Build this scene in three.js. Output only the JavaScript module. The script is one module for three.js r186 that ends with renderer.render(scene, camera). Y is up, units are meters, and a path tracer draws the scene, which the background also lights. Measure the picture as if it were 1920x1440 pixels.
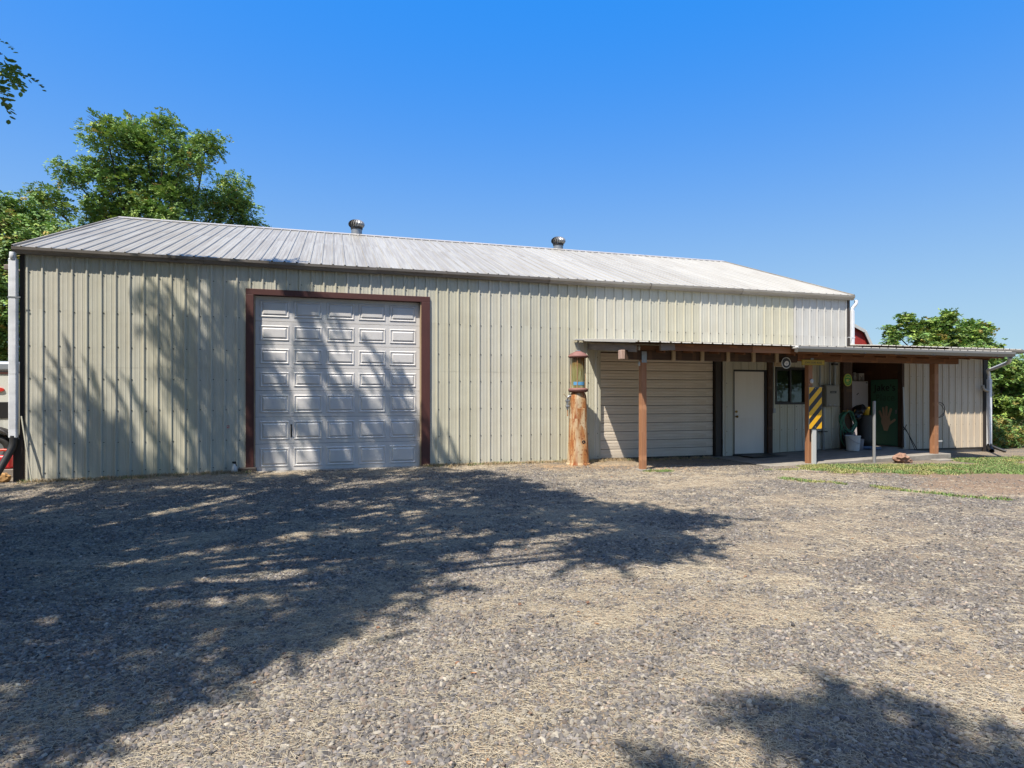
import * as THREE from 'three';
import { mergeGeometries } from 'three/addons/utils/BufferGeometryUtils.js';
import { RoundedBoxGeometry } from 'three/addons/geometries/RoundedBoxGeometry.js';

// ---------------------------------------------------------------- camera, sky, sun, exposure
// x runs along the barn's front wall, z is the distance out from that wall, y is up.
const scene = new THREE.Scene();
const camera = new THREE.PerspectiveCamera(64.551, 4 / 3, 0.05, 4000);
const YAW = THREE.MathUtils.degToRad(16.39);
camera.position.set(0, 1.465, 12.78);
camera.lookAt(Math.sin(YAW) * 10, 1.465, 12.78 - Math.cos(YAW) * 10);
camera.setViewOffset(1920, 1440, 0, -24, 1920, 1440);
scene.add(camera);

const SUN = new THREE.Vector3(-1.15, 2.7, 1).normalize();
{
  const W = 1024, H = 512, d = new Float32Array(W * H * 4), v = new THREE.Vector3();
  const hor = [0.27, 0.39, 0.445], zen = [0.0, 0.138, 0.488];
  for (let j = 0; j < H; j++) for (let i = 0; i < W; i++) {
    const el = ((j + 0.5) / H - 0.5) * Math.PI, az = ((i + 0.5) / W - 0.5) * 2 * Math.PI;
    v.set(Math.cos(el) * Math.cos(az), Math.sin(el), Math.cos(el) * Math.sin(az));
    const e = Math.max(0, el * 180 / Math.PI), t = Math.exp(-Math.pow(e / 16, 1.5));
    const ang = Math.acos(Math.min(1, v.dot(SUN))) * 180 / Math.PI;
    const glow = 1.0 * Math.exp(-ang / 15) + 0.32 * Math.exp(-((ang / 35) ** 2));
    const k = (j * W + i) * 4;
    for (let c = 0; c < 3; c++) d[k + c] = zen[c] + (hor[c] - zen[c]) * t + glow * [1, 0.95, 0.86][c];
    d[k + 3] = 1;
  }
  const sky = new THREE.DataTexture(d, W, H, THREE.RGBAFormat, THREE.FloatType);
  sky.mapping = THREE.EquirectangularReflectionMapping;
  sky.magFilter = sky.minFilter = THREE.LinearFilter;
  sky.wrapS = THREE.RepeatWrapping;
  sky.needsUpdate = true;
  scene.background = sky;
  scene.environment = sky;
}
const sun = new THREE.DirectionalLight(new THREE.Color(1, 0.93, 0.83), 5);
sun.position.copy(SUN).multiplyScalar(60).add(new THREE.Vector3(3, 0, 3));
sun.target.position.set(3, 0, 3);
sun.castShadow = true;
sun.shadow.mapSize.set(4096, 4096);
Object.assign(sun.shadow.camera, { left: -30, right: 30, top: 30, bottom: -30, near: 1, far: 140 });
scene.add(sun, sun.target);

const renderer = new THREE.WebGLRenderer({ antialias: true });
renderer.toneMapping = THREE.LinearToneMapping;
renderer.toneMappingExposure = 1.88;
renderer.shadowMap.enabled = true;
renderer.shadowMap.type = THREE.PCFSoftShadowMap;

// ---------------------------------------------------------------- helpers
let seed = 20260711;
const rnd = () => { seed = (seed + 0x6D2B79F5) | 0; let t = Math.imul(seed ^ (seed >>> 15), 1 | seed); t = (t + Math.imul(t ^ (t >>> 7), 61 | t)) ^ t; return ((t ^ (t >>> 14)) >>> 0) / 4294967296; };
const rr = (a, b) => a + (b - a) * rnd();
const clamp = (x, a = 0, b = 1) => Math.min(b, Math.max(a, x));
const mix = (a, b, t) => a + (b - a) * t;
const sstep = (a, b, x) => { const t = clamp((x - a) / (b - a)); return t * t * (3 - 2 * t); };
const hash = (x, y, s = 0) => { let h = Math.imul(x | 0, 374761393) + Math.imul(y | 0, 668265263) + Math.imul(s | 0, 2147483647 ^ 0x5bd1e995); h = Math.imul(h ^ (h >>> 13), 1274126177); h ^= h >>> 16; return (h >>> 0) / 4294967296; };
function vnoise(x, y, s = 0, per = 0) {
  const xi = Math.floor(x), yi = Math.floor(y), fx = x - xi, fy = y - yi, w = (n) => per ? ((n % per) + per) % per : n;
  const u = fx * fx * (3 - 2 * fx), v = fy * fy * (3 - 2 * fy);
  return mix(mix(hash(w(xi), w(yi), s), hash(w(xi + 1), w(yi), s), u), mix(hash(w(xi), w(yi + 1), s), hash(w(xi + 1), w(yi + 1), s), u), v);
}
const fbm = (x, y, s = 0, o = 4, per = 0) => { let a = 0.5, r = 0, n = 0, p = per; for (let i = 0; i < o; i++) { r += a * vnoise(x, y, s + i * 17, p); n += a; a *= 0.5; x *= 2; y *= 2; p *= 2; } return r / n; };

const taken = new Map();
const numbered = (n) => { const k = taken.get(n) || 0; taken.set(n, k + 1); return k ? `${n}_${String(k).padStart(3, '0')}` : n; };
function thing(name, label, category, at = [0, 0, 0], group) {
  const o = new THREE.Group(); o.name = numbered(name); o.position.set(...at); o.abs = at.slice();
  o.userData = { label, category }; if (group) o.userData.group = group;
  scene.add(o); return o;
}
function shadowed(m) { m.castShadow = m.receiveShadow = true; return m; }
// geometry given in world coordinates becomes a part of `parent`
function part(name, geo, mat, parent, label) {
  const g = Array.isArray(geo) ? merged(geo) : geo;
  g.translate(-parent.abs[0], -parent.abs[1], -parent.abs[2]);
  const m = shadowed(new THREE.Mesh(g, mat)); m.name = name; m.abs = parent.abs; if (label) m.userData.label = label;
  parent.add(m); return m;
}
// a shared geometry placed at a world point
function piece(name, geo, mat, parent, x, y, z) {
  const m = shadowed(new THREE.Mesh(geo, mat)); m.name = name; m.position.set(x - parent.abs[0], y - parent.abs[1], z - parent.abs[2]); m.abs = [x, y, z];
  parent.add(m); return m;
}
function solo(name, label, category, geo, mat, at, group) {      // a thing that is one mesh
  const g = Array.isArray(geo) ? merged(geo) : geo; g.translate(-at[0], -at[1], -at[2]);
  const m = shadowed(new THREE.Mesh(g, mat)); m.name = numbered(name); m.position.set(...at);
  m.userData = { label, category }; if (group) m.userData.group = group; scene.add(m); return m;
}
function setting(name, geo, mat, kind = 'structure', label, category) {
  const m = shadowed(new THREE.Mesh(geo, mat)); m.name = name; m.userData = { kind }; if (label) m.userData.label = label; if (category) m.userData.category = category; scene.add(m); return m;
}
function merged(list) {
  const l = list.map((g) => { const n = g.index ? g.toNonIndexed() : g; for (const k of Object.keys(n.attributes)) if (!['position', 'normal', 'uv'].includes(k)) n.deleteAttribute(k); return n; });
  return mergeGeometries(l);
}
// texture coordinates in metres by the way each face points
function uvm(g, rot = false) {
  const n = g.index ? g.toNonIndexed() : g, p = n.attributes.position; if (!n.attributes.normal) n.computeVertexNormals();
  const nn = n.attributes.normal, uv = new Float32Array(p.count * 2), ox = rnd() * 7, oy = rnd() * 7;
  for (let i = 0; i < p.count; i += 3) {
    const ax = Math.abs(nn.getX(i)), ay = Math.abs(nn.getY(i)), az = Math.abs(nn.getZ(i));
    for (let k = i; k < i + 3; k++) {
      const x = p.getX(k), y = p.getY(k), z = p.getZ(k);
      let u, v; if (ax > ay && ax > az) { u = z; v = y; } else if (ay > az) { u = x; v = z; } else { u = x; v = y; }
      uv[k * 2] = (rot ? v : u) + ox; uv[k * 2 + 1] = (rot ? u : v) + oy;
    }
  }
  n.setAttribute('uv', new THREE.BufferAttribute(uv, 2)); return n;
}
// box between two corners; r = rounded edge; along: 'x' turns the grain to run along x, 'z' likewise
function bx(x0, x1, y0, y1, z0, z1, r = 0, grainX = false) {
  const w = x1 - x0, h = y1 - y0, d = z1 - z0;
  const g = r ? new RoundedBoxGeometry(w, h, d, 2, Math.min(r, w / 2.01, h / 2.01, d / 2.01)) : new THREE.BoxGeometry(w, h, d);
  const n = uvm(g, grainX); n.translate((x0 + x1) / 2, (y0 + y1) / 2, (z0 + z1) / 2); return n;
}
function bar(a, b, w, h, r = 0.004) {                              // a bar from a to b, w wide (across), h deep
  const A = new THREE.Vector3(...a), B = new THREE.Vector3(...b), L = A.distanceTo(B);
  const g = uvm(new RoundedBoxGeometry(w, L, h, 2, Math.min(r, w / 2.1, h / 2.1)));
  g.applyQuaternion(new THREE.Quaternion().setFromUnitVectors(new THREE.Vector3(0, 1, 0), B.clone().sub(A).normalize()));
  const c = A.add(B).multiplyScalar(0.5); g.translate(c.x, c.y, c.z); return g;
}
function tube(pts, r, seg = 24, rad = 8, closed = false) {
  return new THREE.TubeGeometry(new THREE.CatmullRomCurve3(pts.map((p) => new THREE.Vector3(...p)), closed), seg, r, rad, closed).toNonIndexed();
}
function cyl(x, y0, y1, z, r0, r1 = r0, n = 20) { const g = new THREE.CylinderGeometry(r1, r0, y1 - y0, n); g.translate(x, (y0 + y1) / 2, z); return g.toNonIndexed(); }
function lathe(x, z, prof, n = 32) { const g = new THREE.LatheGeometry(prof.map((p) => new THREE.Vector2(...p)), n); g.translate(x, 0, z); return g.toNonIndexed(); }
function flat(list, uvs) {                                           // triangles from a list of points
  const g = new THREE.BufferGeometry(); g.setAttribute('position', new THREE.BufferAttribute(new Float32Array(list.flat()), 3));
  if (uvs) g.setAttribute('uv', new THREE.BufferAttribute(new Float32Array(uvs.flat()), 2));
  g.computeVertexNormals(); return uvs ? g : uvm(g);
}
const quad = (a, b, c, d) => [a, b, c, a, c, d];
function extrudeX(prof, x0, x1) {                                    // closed outline of [z, y], extruded along x
  const s = new THREE.Shape(prof.map((p) => new THREE.Vector2(p[0], p[1])));
  const g = new THREE.ExtrudeGeometry(s, { depth: x1 - x0, bevelEnabled: false }); g.rotateY(Math.PI / 2);
  // after the turn: shape x -> -z, extrusion -> +x
  g.scale(1, 1, -1); const n = g.index ? g.toNonIndexed() : g; const p = n.attributes.position;
  for (let i = 0; i < p.count; i += 3) { const x = p.getX(i), y = p.getY(i), z = p.getZ(i); p.setXYZ(i, p.getX(i + 2), p.getY(i + 2), p.getZ(i + 2)); p.setXYZ(i + 2, x, y, z); }
  n.computeVertexNormals(); n.translate(x0, 0, 0); return uvm(n, true);
}
// ---- textures
function tex(w, h, fn, o = {}) {
  const d = new Uint8Array(w * h * 4);
  for (let j = 0; j < h; j++) for (let i = 0; i < w; i++) { const c = fn(i / w, j / h, i, j), k = (j * w + i) * 4; for (let q = 0; q < 3; q++) d[k + q] = clamp(c[q], 0, 255); d[k + 3] = 255; }
  return finish(new THREE.DataTexture(d, w, h), o);
}
function finish(t, { rx = 1, ry = 1, data = false } = {}) {
  t.wrapS = t.wrapT = THREE.RepeatWrapping; t.magFilter = THREE.LinearFilter; t.minFilter = THREE.LinearMipmapLinearFilter; t.generateMipmaps = true;
  t.colorSpace = data ? THREE.NoColorSpace : THREE.SRGBColorSpace; t.repeat.set(rx, ry); t.needsUpdate = true; return t;
}
function canvas(w, h, draw) { const c = document.createElement('canvas'); c.width = w; c.height = h; draw(c.getContext('2d'), w, h); const t = new THREE.CanvasTexture(c); t.colorSpace = THREE.SRGBColorSpace; t.magFilter = THREE.LinearFilter; return t; }
const TRIM = 0.85;                                                    // one reflectance trim for every surface, to suit the exposure
const std = (o) => { const m = new THREE.MeshStandardMaterial(o); m.color.multiplyScalar(TRIM); return m; };
const rgb = (r, g, b) => new THREE.Color(`rgb(${r},${g},${b})`);
const woodTex = (a, b, s, knots = true) => tex(256, 512, (u, v) => {
  const g = fbm(u * 24, v * 2, s, 4, 0) * 0.6 + vnoise(u * 90, v * 5, s + 5) * 0.4, k = knots ? sstep(0.78, 0.9, vnoise(u * 4, v * 6, s + 9)) : 0;
  const t = clamp(g * 1.1 - k * 0.6); return [0, 1, 2].map((c) => mix(a[c], b[c], t));
});
const metalTex = (base, streak, amt, s) => tex(512, 512, (u, v) => {
  const n = fbm(u * 40, v * 3, s, 3) , m = fbm(u * 6, v * 6, s + 3, 4), sp = sstep(0.83, 0.95, vnoise(u * 120, v * 120, s + 8)) * 0.25;
  const t = clamp((n * 0.6 + m * 0.6 - 0.42) * amt + sp * amt); return [0, 1, 2].map((c) => mix(base[c], streak[c], t));
}, { rx: 0.33, ry: 0.33 });

const fine = tex(256, 256, (u, v) => { const n = 110 + 70 * fbm(u * 32, v * 32, 4, 3, 32) + 40 * (rnd() - 0.5); return [n, n, n]; }, { data: true, rx: 3, ry: 3 });
const dent = tex(256, 256, (u, v) => { const n = 255 * fbm(u * 4, v * 8, 14, 3); return [n, n, n]; }, { data: true, rx: 0.5, ry: 0.5 });
const beigeMap = metalTex([198, 195, 179], [180, 174, 155], 1.1, 31), greyMap = metalTex([142, 136, 128], [104, 96, 88], 1.5, 41);
const mWall = ['#ffffff', '#f7f8f6', '#fbfaf2'].map((c) => std({ map: beigeMap, color: c, roughness: 0.5, bumpMap: dent, bumpScale: 0.004 }));
const mWallWhite = std({ map: metalTex([192, 191, 185], [170, 166, 156], 1.1, 35), roughness: 0.5, bumpMap: dent, bumpScale: 0.004 });
const mWallPlain = std({ color: rgb(184, 180, 160), roughness: 0.6 });
const mScrew = std({ color: rgb(70, 66, 60), roughness: 0.5, metalness: 0.4 });
const roofMap = (s, dirtAndSheen, b0) => tex(512, 512, (u, v) => {
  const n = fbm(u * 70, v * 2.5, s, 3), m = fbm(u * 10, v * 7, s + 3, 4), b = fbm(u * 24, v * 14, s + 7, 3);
  const t = clamp((n * 1.5 + m * 0.3 - 0.62) * dirtAndSheen), q = clamp((fbm(u * 110, v * 3, s + 7, 2) - 0.5) * 2.4) * 0.45 * dirtAndSheen;
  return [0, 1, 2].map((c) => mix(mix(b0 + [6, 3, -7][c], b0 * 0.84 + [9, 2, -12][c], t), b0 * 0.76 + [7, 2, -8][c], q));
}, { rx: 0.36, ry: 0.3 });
const mRoof = [0, 1, 2, 3, 4, 5, 6].map((k) => std({ map: roofMap(51 + k * 9, 1.2 - k * 0.1, 149 + k * 3), roughness: 0.45, metalness: 0.0, bumpMap: dent, bumpScale: 0.004 }));  // panels pale toward the right: less dirt, plus grazing sheen put into the colour
const mRidge = std({ color: rgb(168, 163, 156), roughness: 0.45, metalness: 0.15 });
const mGutter = [greyMap].map((m) => std({ map: m, roughness: 0.5, metalness: 0.25 }))[0];
const mGutterPale = std({ map: metalTex([164, 158, 147], [122, 113, 101], 1.3, 43), roughness: 0.5, metalness: 0.15 });
const mGutterGrey = std({ color: rgb(146, 146, 144), roughness: 0.42, metalness: 0.25 });
const mSpout = std({ map: metalTex([226, 228, 230], [186, 188, 190], 1.0, 44), roughness: 0.45, bumpMap: dent, bumpScale: 0.012 });
const mPlasticBlack = std({ color: rgb(38, 37, 36), roughness: 0.55, bumpMap: fine, bumpScale: 0.002 });
const mTrimRed = std({ map: woodTex([70, 37, 31], [86, 47, 40], 3, false), roughness: 0.55 });
const mTrimDark = std({ map: woodTex([44, 38, 34], [62, 54, 48], 5, false), roughness: 0.65 });
const mDoor = std({ map: metalTex([212, 209, 205], [194, 190, 185], 0.9, 21), roughness: 0.42, bumpMap: fine, bumpScale: 0.0008 });
const mRoll = std({ map: metalTex([222, 210, 192], [192, 176, 154], 1.2, 22), roughness: 0.5 });
const mEntry = std({ map: metalTex([230, 222, 208], [214, 204, 188], 0.8, 23), roughness: 0.45 });
const mBlack = std({ color: rgb(26, 25, 25), roughness: 0.5 });
const mDark = std({ color: rgb(50, 46, 42), roughness: 0.7 });
const mSteel = std({ color: rgb(150, 152, 154), roughness: 0.4, metalness: 0.7 });
const mGalv = std({ color: rgb(146, 150, 152), roughness: 0.45, metalness: 0.55, bumpMap: fine, bumpScale: 0.001 });
const mBrass = std({ color: rgb(150, 120, 70), roughness: 0.35, metalness: 0.8 });
const mWoodOrange = std({ map: woodTex([176, 126, 90], [142, 96, 64], 7), roughness: 0.75, bumpMap: fine, bumpScale: 0.0015 });
const mWoodBeam = std({ map: woodTex([142, 92, 54], [98, 60, 34], 11), roughness: 0.75, bumpMap: fine, bumpScale: 0.002 });
const mWoodDark = std({ map: woodTex([88, 62, 42], [56, 38, 26], 13), roughness: 0.8, bumpMap: fine, bumpScale: 0.002 });
const mWoodGrey = std({ map: woodTex([150, 140, 130], [112, 102, 94], 17), roughness: 0.85, bumpMap: fine, bumpScale: 0.002 });
const mWoodTan = std({ map: woodTex([186, 165, 135], [160, 137, 106], 19), roughness: 0.8 });
const mWoodPink = std({ map: woodTex([178, 152, 138], [158, 128, 114], 23), roughness: 0.85 });
const mPly = std({ map: woodTex([110, 76, 48], [82, 54, 33], 27), roughness: 0.85 });
const mRedPaint = std({ map: metalTex([168, 54, 46], [138, 44, 38], 1.0, 24), roughness: 0.6 });
const mWhitePaint = std({ color: rgb(192, 192, 186), roughness: 0.55 });
const mConcrete = std({ map: tex(512, 512, (u, v) => { const n = fbm(u * 8, v * 8, 71, 5, 8), s = (rnd() - 0.5) * 16; return [134 + 42 * (n - 0.5) + s, 128 + 42 * (n - 0.5) + s, 118 + 40 * (n - 0.5) + s]; }), roughness: 0.9, bumpMap: fine, bumpScale: 0.003 });

// ---------------------------------------------------------------- the ground
const floorAt = (x) => 0.006 + 0.134 * clamp((x - 9.2) / 4.1);        // the porch slab rises towards the shed
const inSlab = (x, z) => x > 8.75 && x < 13.88 && z < 2.0 && z > -3;
function groundY(x, z) {
  let y = -0.05 * sstep(-1, -5, x) * sstep(8, 2, z) - 0.045 * sstep(13.2, 15, x) * sstep(3.5, 1, z);
  y += 0.03 * (fbm(x * 0.5, z * 0.5, 201, 3) - 0.5) * sstep(0.2, 1.2, Math.abs(z)) + 0.012 * (fbm(x * 3, z * 3, 205, 3) - 0.5);
  y += 0.02 * Math.exp(-((z - 0.35) ** 2) / 0.12) * sstep(7.5, 5.5, x) * (x > -1.4 && x < 1.7 ? 0.4 : 1);
  if (inSlab(x, z)) y -= 0.08;
  const far = Math.hypot(x - 4, z - 4); if (far > 60) y -= (far - 60) * 0.012;
  return y;
}
const band = (x, z, ax, az, bxx, bz, w) => { const dx = bxx - ax, dz = bz - az, t = clamp(((x - ax) * dx + (z - az) * dz) / (dx * dx + dz * dz)); return Math.exp(-(((x - ax - dx * t) ** 2 + (z - az - dz * t) ** 2) / (w * w))); };
const grassGreen = (x, z) => {
  const n = fbm(x * 1.5, z * 1.9, 301, 3), f = fbm(x * 7, z * 8, 305, 3);
  const a = band(x, z, 9.9, 2.8, 14.5, 4.25, 0.85) * 1.15 + (x > 13.6 ? 0.75 * band(x, z, 13.6, 2.3, 22, 2.4, 0.8) : 0), b = 0.92 * band(x, z, 7.7, 3.85, 9.4, 7.0, 0.24) * sstep(0.4, 0.56, fbm(x * 1.1 + 2, z * 1.1, 309, 2)), c = 0.8 * band(x, z, 5.95, 2.15, 6.3, 2.2, 0.16) + 0.7 * band(x, z, 8.3, 2.6, 9.1, 2.7, 0.12);
  return clamp((Math.max(a * 1.15, b, c) - (1 - n) * 0.6 - (1 - f) * 0.52) * 2.4);
};
const bareDirt = (x, z) => clamp((Math.exp(-(((x - 11.3) / 2.3) ** 2 + ((z - 5.3) / 1.15) ** 2)) * 1.5 + 0.6 * band(x, z, 14, 2.9, 18, 2.4, 0.6) + 0.7 * band(x, z, 9.2, 3.2, 13, 4.6, 0.5) - 0.35 + (fbm(x * 2, z * 2, 311, 3) - 0.5) * 0.6) * 1.8);
// where dust and chaff lie between the stones: worn patches a metre or two across, broken up finely, and two faint wheel tracks
const dustAmt = (x, z) => {
  const tr = band(x, z, -2, 9.0, 7.5, 2.6, 0.3) + band(x, z, 0.2, 10.6, 9.5, 4.2, 0.32);
  let s = (fbm(x * 0.7 + 3, z * 1.25, 321, 4) - 0.5) * 2.7 + (fbm(x * 2.3, z * 3.4, 331, 3) - 0.5) * 1.7 + (fbm(x * 9, z * 13, 335, 3) - 0.5) * 1.5;
  s += 0.9 * Math.exp(-((z - 0.5) ** 2) / 0.25) * sstep(8.2, 6.5, x) + 0.55 * band(x, z, 3.6, 5.0, 6.5, 3.4, 0.6) + 0.45 * band(x, z, 0.4, 8.0, 2.2, 8.5, 0.5) + 0.3 * tr;
  return clamp(s * 0.6 + 0.46);
};
const strawAmt = (x, z) => clamp((dustAmt(x, z) - 0.3) * 1.0 + (fbm(x * 5.5, z * 7.5, 345, 3) - 0.5) * 2.6 + 0.3 * sstep(1.5, -1.5, x) * sstep(7, 9.5, z));
{
  const lines = (dense0, dense1, step, lo, hi) => { const l = []; for (let v = dense0; v <= dense1 + 1e-6; v += step) l.push(v); let s = step; for (let v = dense1 + s; v < hi; v += s) { l.push(v); s *= 1.35; } l.push(hi); s = step; const b = []; for (let v = dense0 - s; v > lo; v -= s) { b.push(v); s *= 1.35; } b.push(lo); return b.reverse().concat(l); };
  const xs = lines(-9, 17.5, 0.06, -2500, 2500), zs = lines(-0.6, 12.9, 0.055, -2500, 400), nx = xs.length, nz = zs.length;
  const pos = new Float32Array(nx * nz * 3), col = new Float32Array(nx * nz * 3), uv = new Float32Array(nx * nz * 2), idx = [];
  for (let j = 0; j < nz; j++) for (let i = 0; i < nx; i++) {
    const x = xs[i], z = zs[j], k = j * nx + i;
    pos.set([x, groundY(x, z), z], k * 3); uv.set([x / 2.6, z / 2.6], k * 2);
    const s = dustAmt(x, z), b = bareDirt(x, z), g = grassGreen(x, z), o = band(x, z, 4.4, 0.9, 6.9, 1.7, 0.42), v = 0.9 + 0.22 * fbm(x * 5, z * 5, 341, 3);
    let c = [0.9 + 0.62 * s, 0.87 + 0.46 * s, 0.83 + 0.22 * s];
    c = c.map((q, n) => mix(q, [1.42, 1.04, 0.74][n], b * 0.85)); c = c.map((q, n) => mix(q, [1.5, 1.12, 0.72][n], clamp(o * 0.9)));
    c = c.map((q, n) => mix(q, [1.05, 0.98, 0.55][n], g * 0.7));
    if (x < -10 || x > 19 || z < -2) c = [1.1 - 0.2 * g, 0.98, 0.62];
    col.set(c.map((q) => q * v), k * 3);
  }
  for (let j = 0; j < nz - 1; j++) for (let i = 0; i < nx - 1; i++) { const a = j * nx + i; idx.push(a, a + nx, a + 1, a + 1, a + nx, a + nx + 1); }
  const g = new THREE.BufferGeometry(); g.setAttribute('position', new THREE.BufferAttribute(pos, 3)); g.setAttribute('color', new THREE.BufferAttribute(col, 3)); g.setAttribute('uv', new THREE.BufferAttribute(uv, 2)); g.setIndex(idx); g.computeVertexNormals();
  // crushed rock with bits of straw: one 2.6 m tile
  const N = 2048, C = 300, cell = N / C, cx = new Float32Array(C * C), cy = new Float32Array(C * C), ct = new Float32Array(C * C);
  for (let k = 0; k < C * C; k++) { cx[k] = rnd(); cy[k] = rnd(); ct[k] = rnd(); }
  const A = new Uint8Array(N * N * 4), B = new Uint8Array(N * N * 4);
  for (let j = 0; j < N; j++) for (let i = 0; i < N; i++) {
    const fx = i / cell, fy = j / cell, ix = Math.floor(fx), iy = Math.floor(fy); let d1 = 9, d2 = 9, id = 0;
    for (let q = -1; q <= 1; q++) for (let p = -1; p <= 1; p++) { const w = ((iy + q + C) % C) * C + (ix + p + C) % C, dx = ix + p + cx[w] - fx, dy = iy + q + cy[w] - fy, d = dx * dx + dy * dy; if (d < d1) { d2 = d1; d1 = d; id = w; } else if (d < d2) d2 = d; }
    const e = clamp((Math.sqrt(d2) - Math.sqrt(d1)) * 3.2), t = ct[id], k = (j * N + i) * 4;
    const dust = t > 0.62, v = dust ? 112 + 26 * (t - 0.62) : 64 + t * 70;
    const c = dust ? [v * 1.06, v * 0.99, v * 0.88] : [v, v, v];
    for (let q = 0; q < 3; q++) A[k + q] = clamp(mix([106, 98, 86][q], c[q], sstep(0.15, 0.5, e)) + (hash(i, j, q) - 0.5) * 12, 0, 255); A[k + 3] = 255;
    const h = dust ? 60 + 30 * e : 60 + 150 * Math.sqrt(e) * (0.5 + 0.5 * hash(id, 3)); B[k] = B[k + 1] = B[k + 2] = clamp(h, 0, 255); B[k + 3] = 255;
  }
  for (let n = 0; n < 7500; n++) {
    let x = rnd() * N, y = rnd() * N, a = rnd() * Math.PI * 2, L = rr(5, 24), w = rnd() < 0.3 ? 2 : 1; const tone = rr(0.75, 1.05), bend = rr(-0.03, 0.03);
    for (let q = 0; q < L; q++) { x += Math.cos(a); y += Math.sin(a); a += bend; for (let p = 0; p < w; p++) { const k = ((((y | 0) + p) & (N - 1)) * N + ((x | 0) & (N - 1))) * 4; A[k] = clamp(182 * tone, 0, 255); A[k + 1] = 162 * tone; A[k + 2] = 128 * tone; B[k] = B[k + 1] = B[k + 2] = Math.min(255, B[k] + 40); } }
  }
  const map = finish(new THREE.DataTexture(A, N, N)), bump = finish(new THREE.DataTexture(B, N, N), { data: true });
  setting('ground', g, std({ map, bumpMap: bump, bumpScale: 0.008, roughness: 0.95, vertexColors: true }));
}
// loose stones, straw and leaves lying on the ground
function scatter(name, label, category, geo, mat, n, place, color, parent = scene) {
  const m = shadowed(new THREE.InstancedMesh(geo, mat, n)), M = new THREE.Matrix4(), q = new THREE.Quaternion(), e = new THREE.Euler(), p = new THREE.Vector3(), s = new THREE.Vector3(), c = new THREE.Color(); let k = 0;
  for (let tries = 0; k < n && tries < n * 30; tries++) { const r = place(); if (!r) continue; p.set(...r.p); e.set(...r.r); s.set(...r.s); M.compose(p, q.setFromEuler(e), s); m.setMatrixAt(k, M); c.setRGB(...color(r)); m.setColorAt(k, c); k++; }
  m.count = k; m.name = name; m.userData = { kind: 'stuff' }; if (label) m.userData.label = label; if (category) m.userData.category = category; parent.add(m); return m;
}
function blob(r, flatY, jag, det = 0) { const g = new THREE.IcosahedronGeometry(r, det), p = g.attributes.position, mm = new Map(); for (let i = 0; i < p.count; i++) { const key = [p.getX(i), p.getY(i), p.getZ(i)].map((v) => Math.round(v * 1e4)).join(); if (!mm.has(key)) mm.set(key, rr(1 - jag, 1 + jag)); const f = mm.get(key); p.setXYZ(i, p.getX(i) * f, p.getY(i) * f * flatY, p.getZ(i) * f); } g.computeVertexNormals(); return g; }
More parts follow.
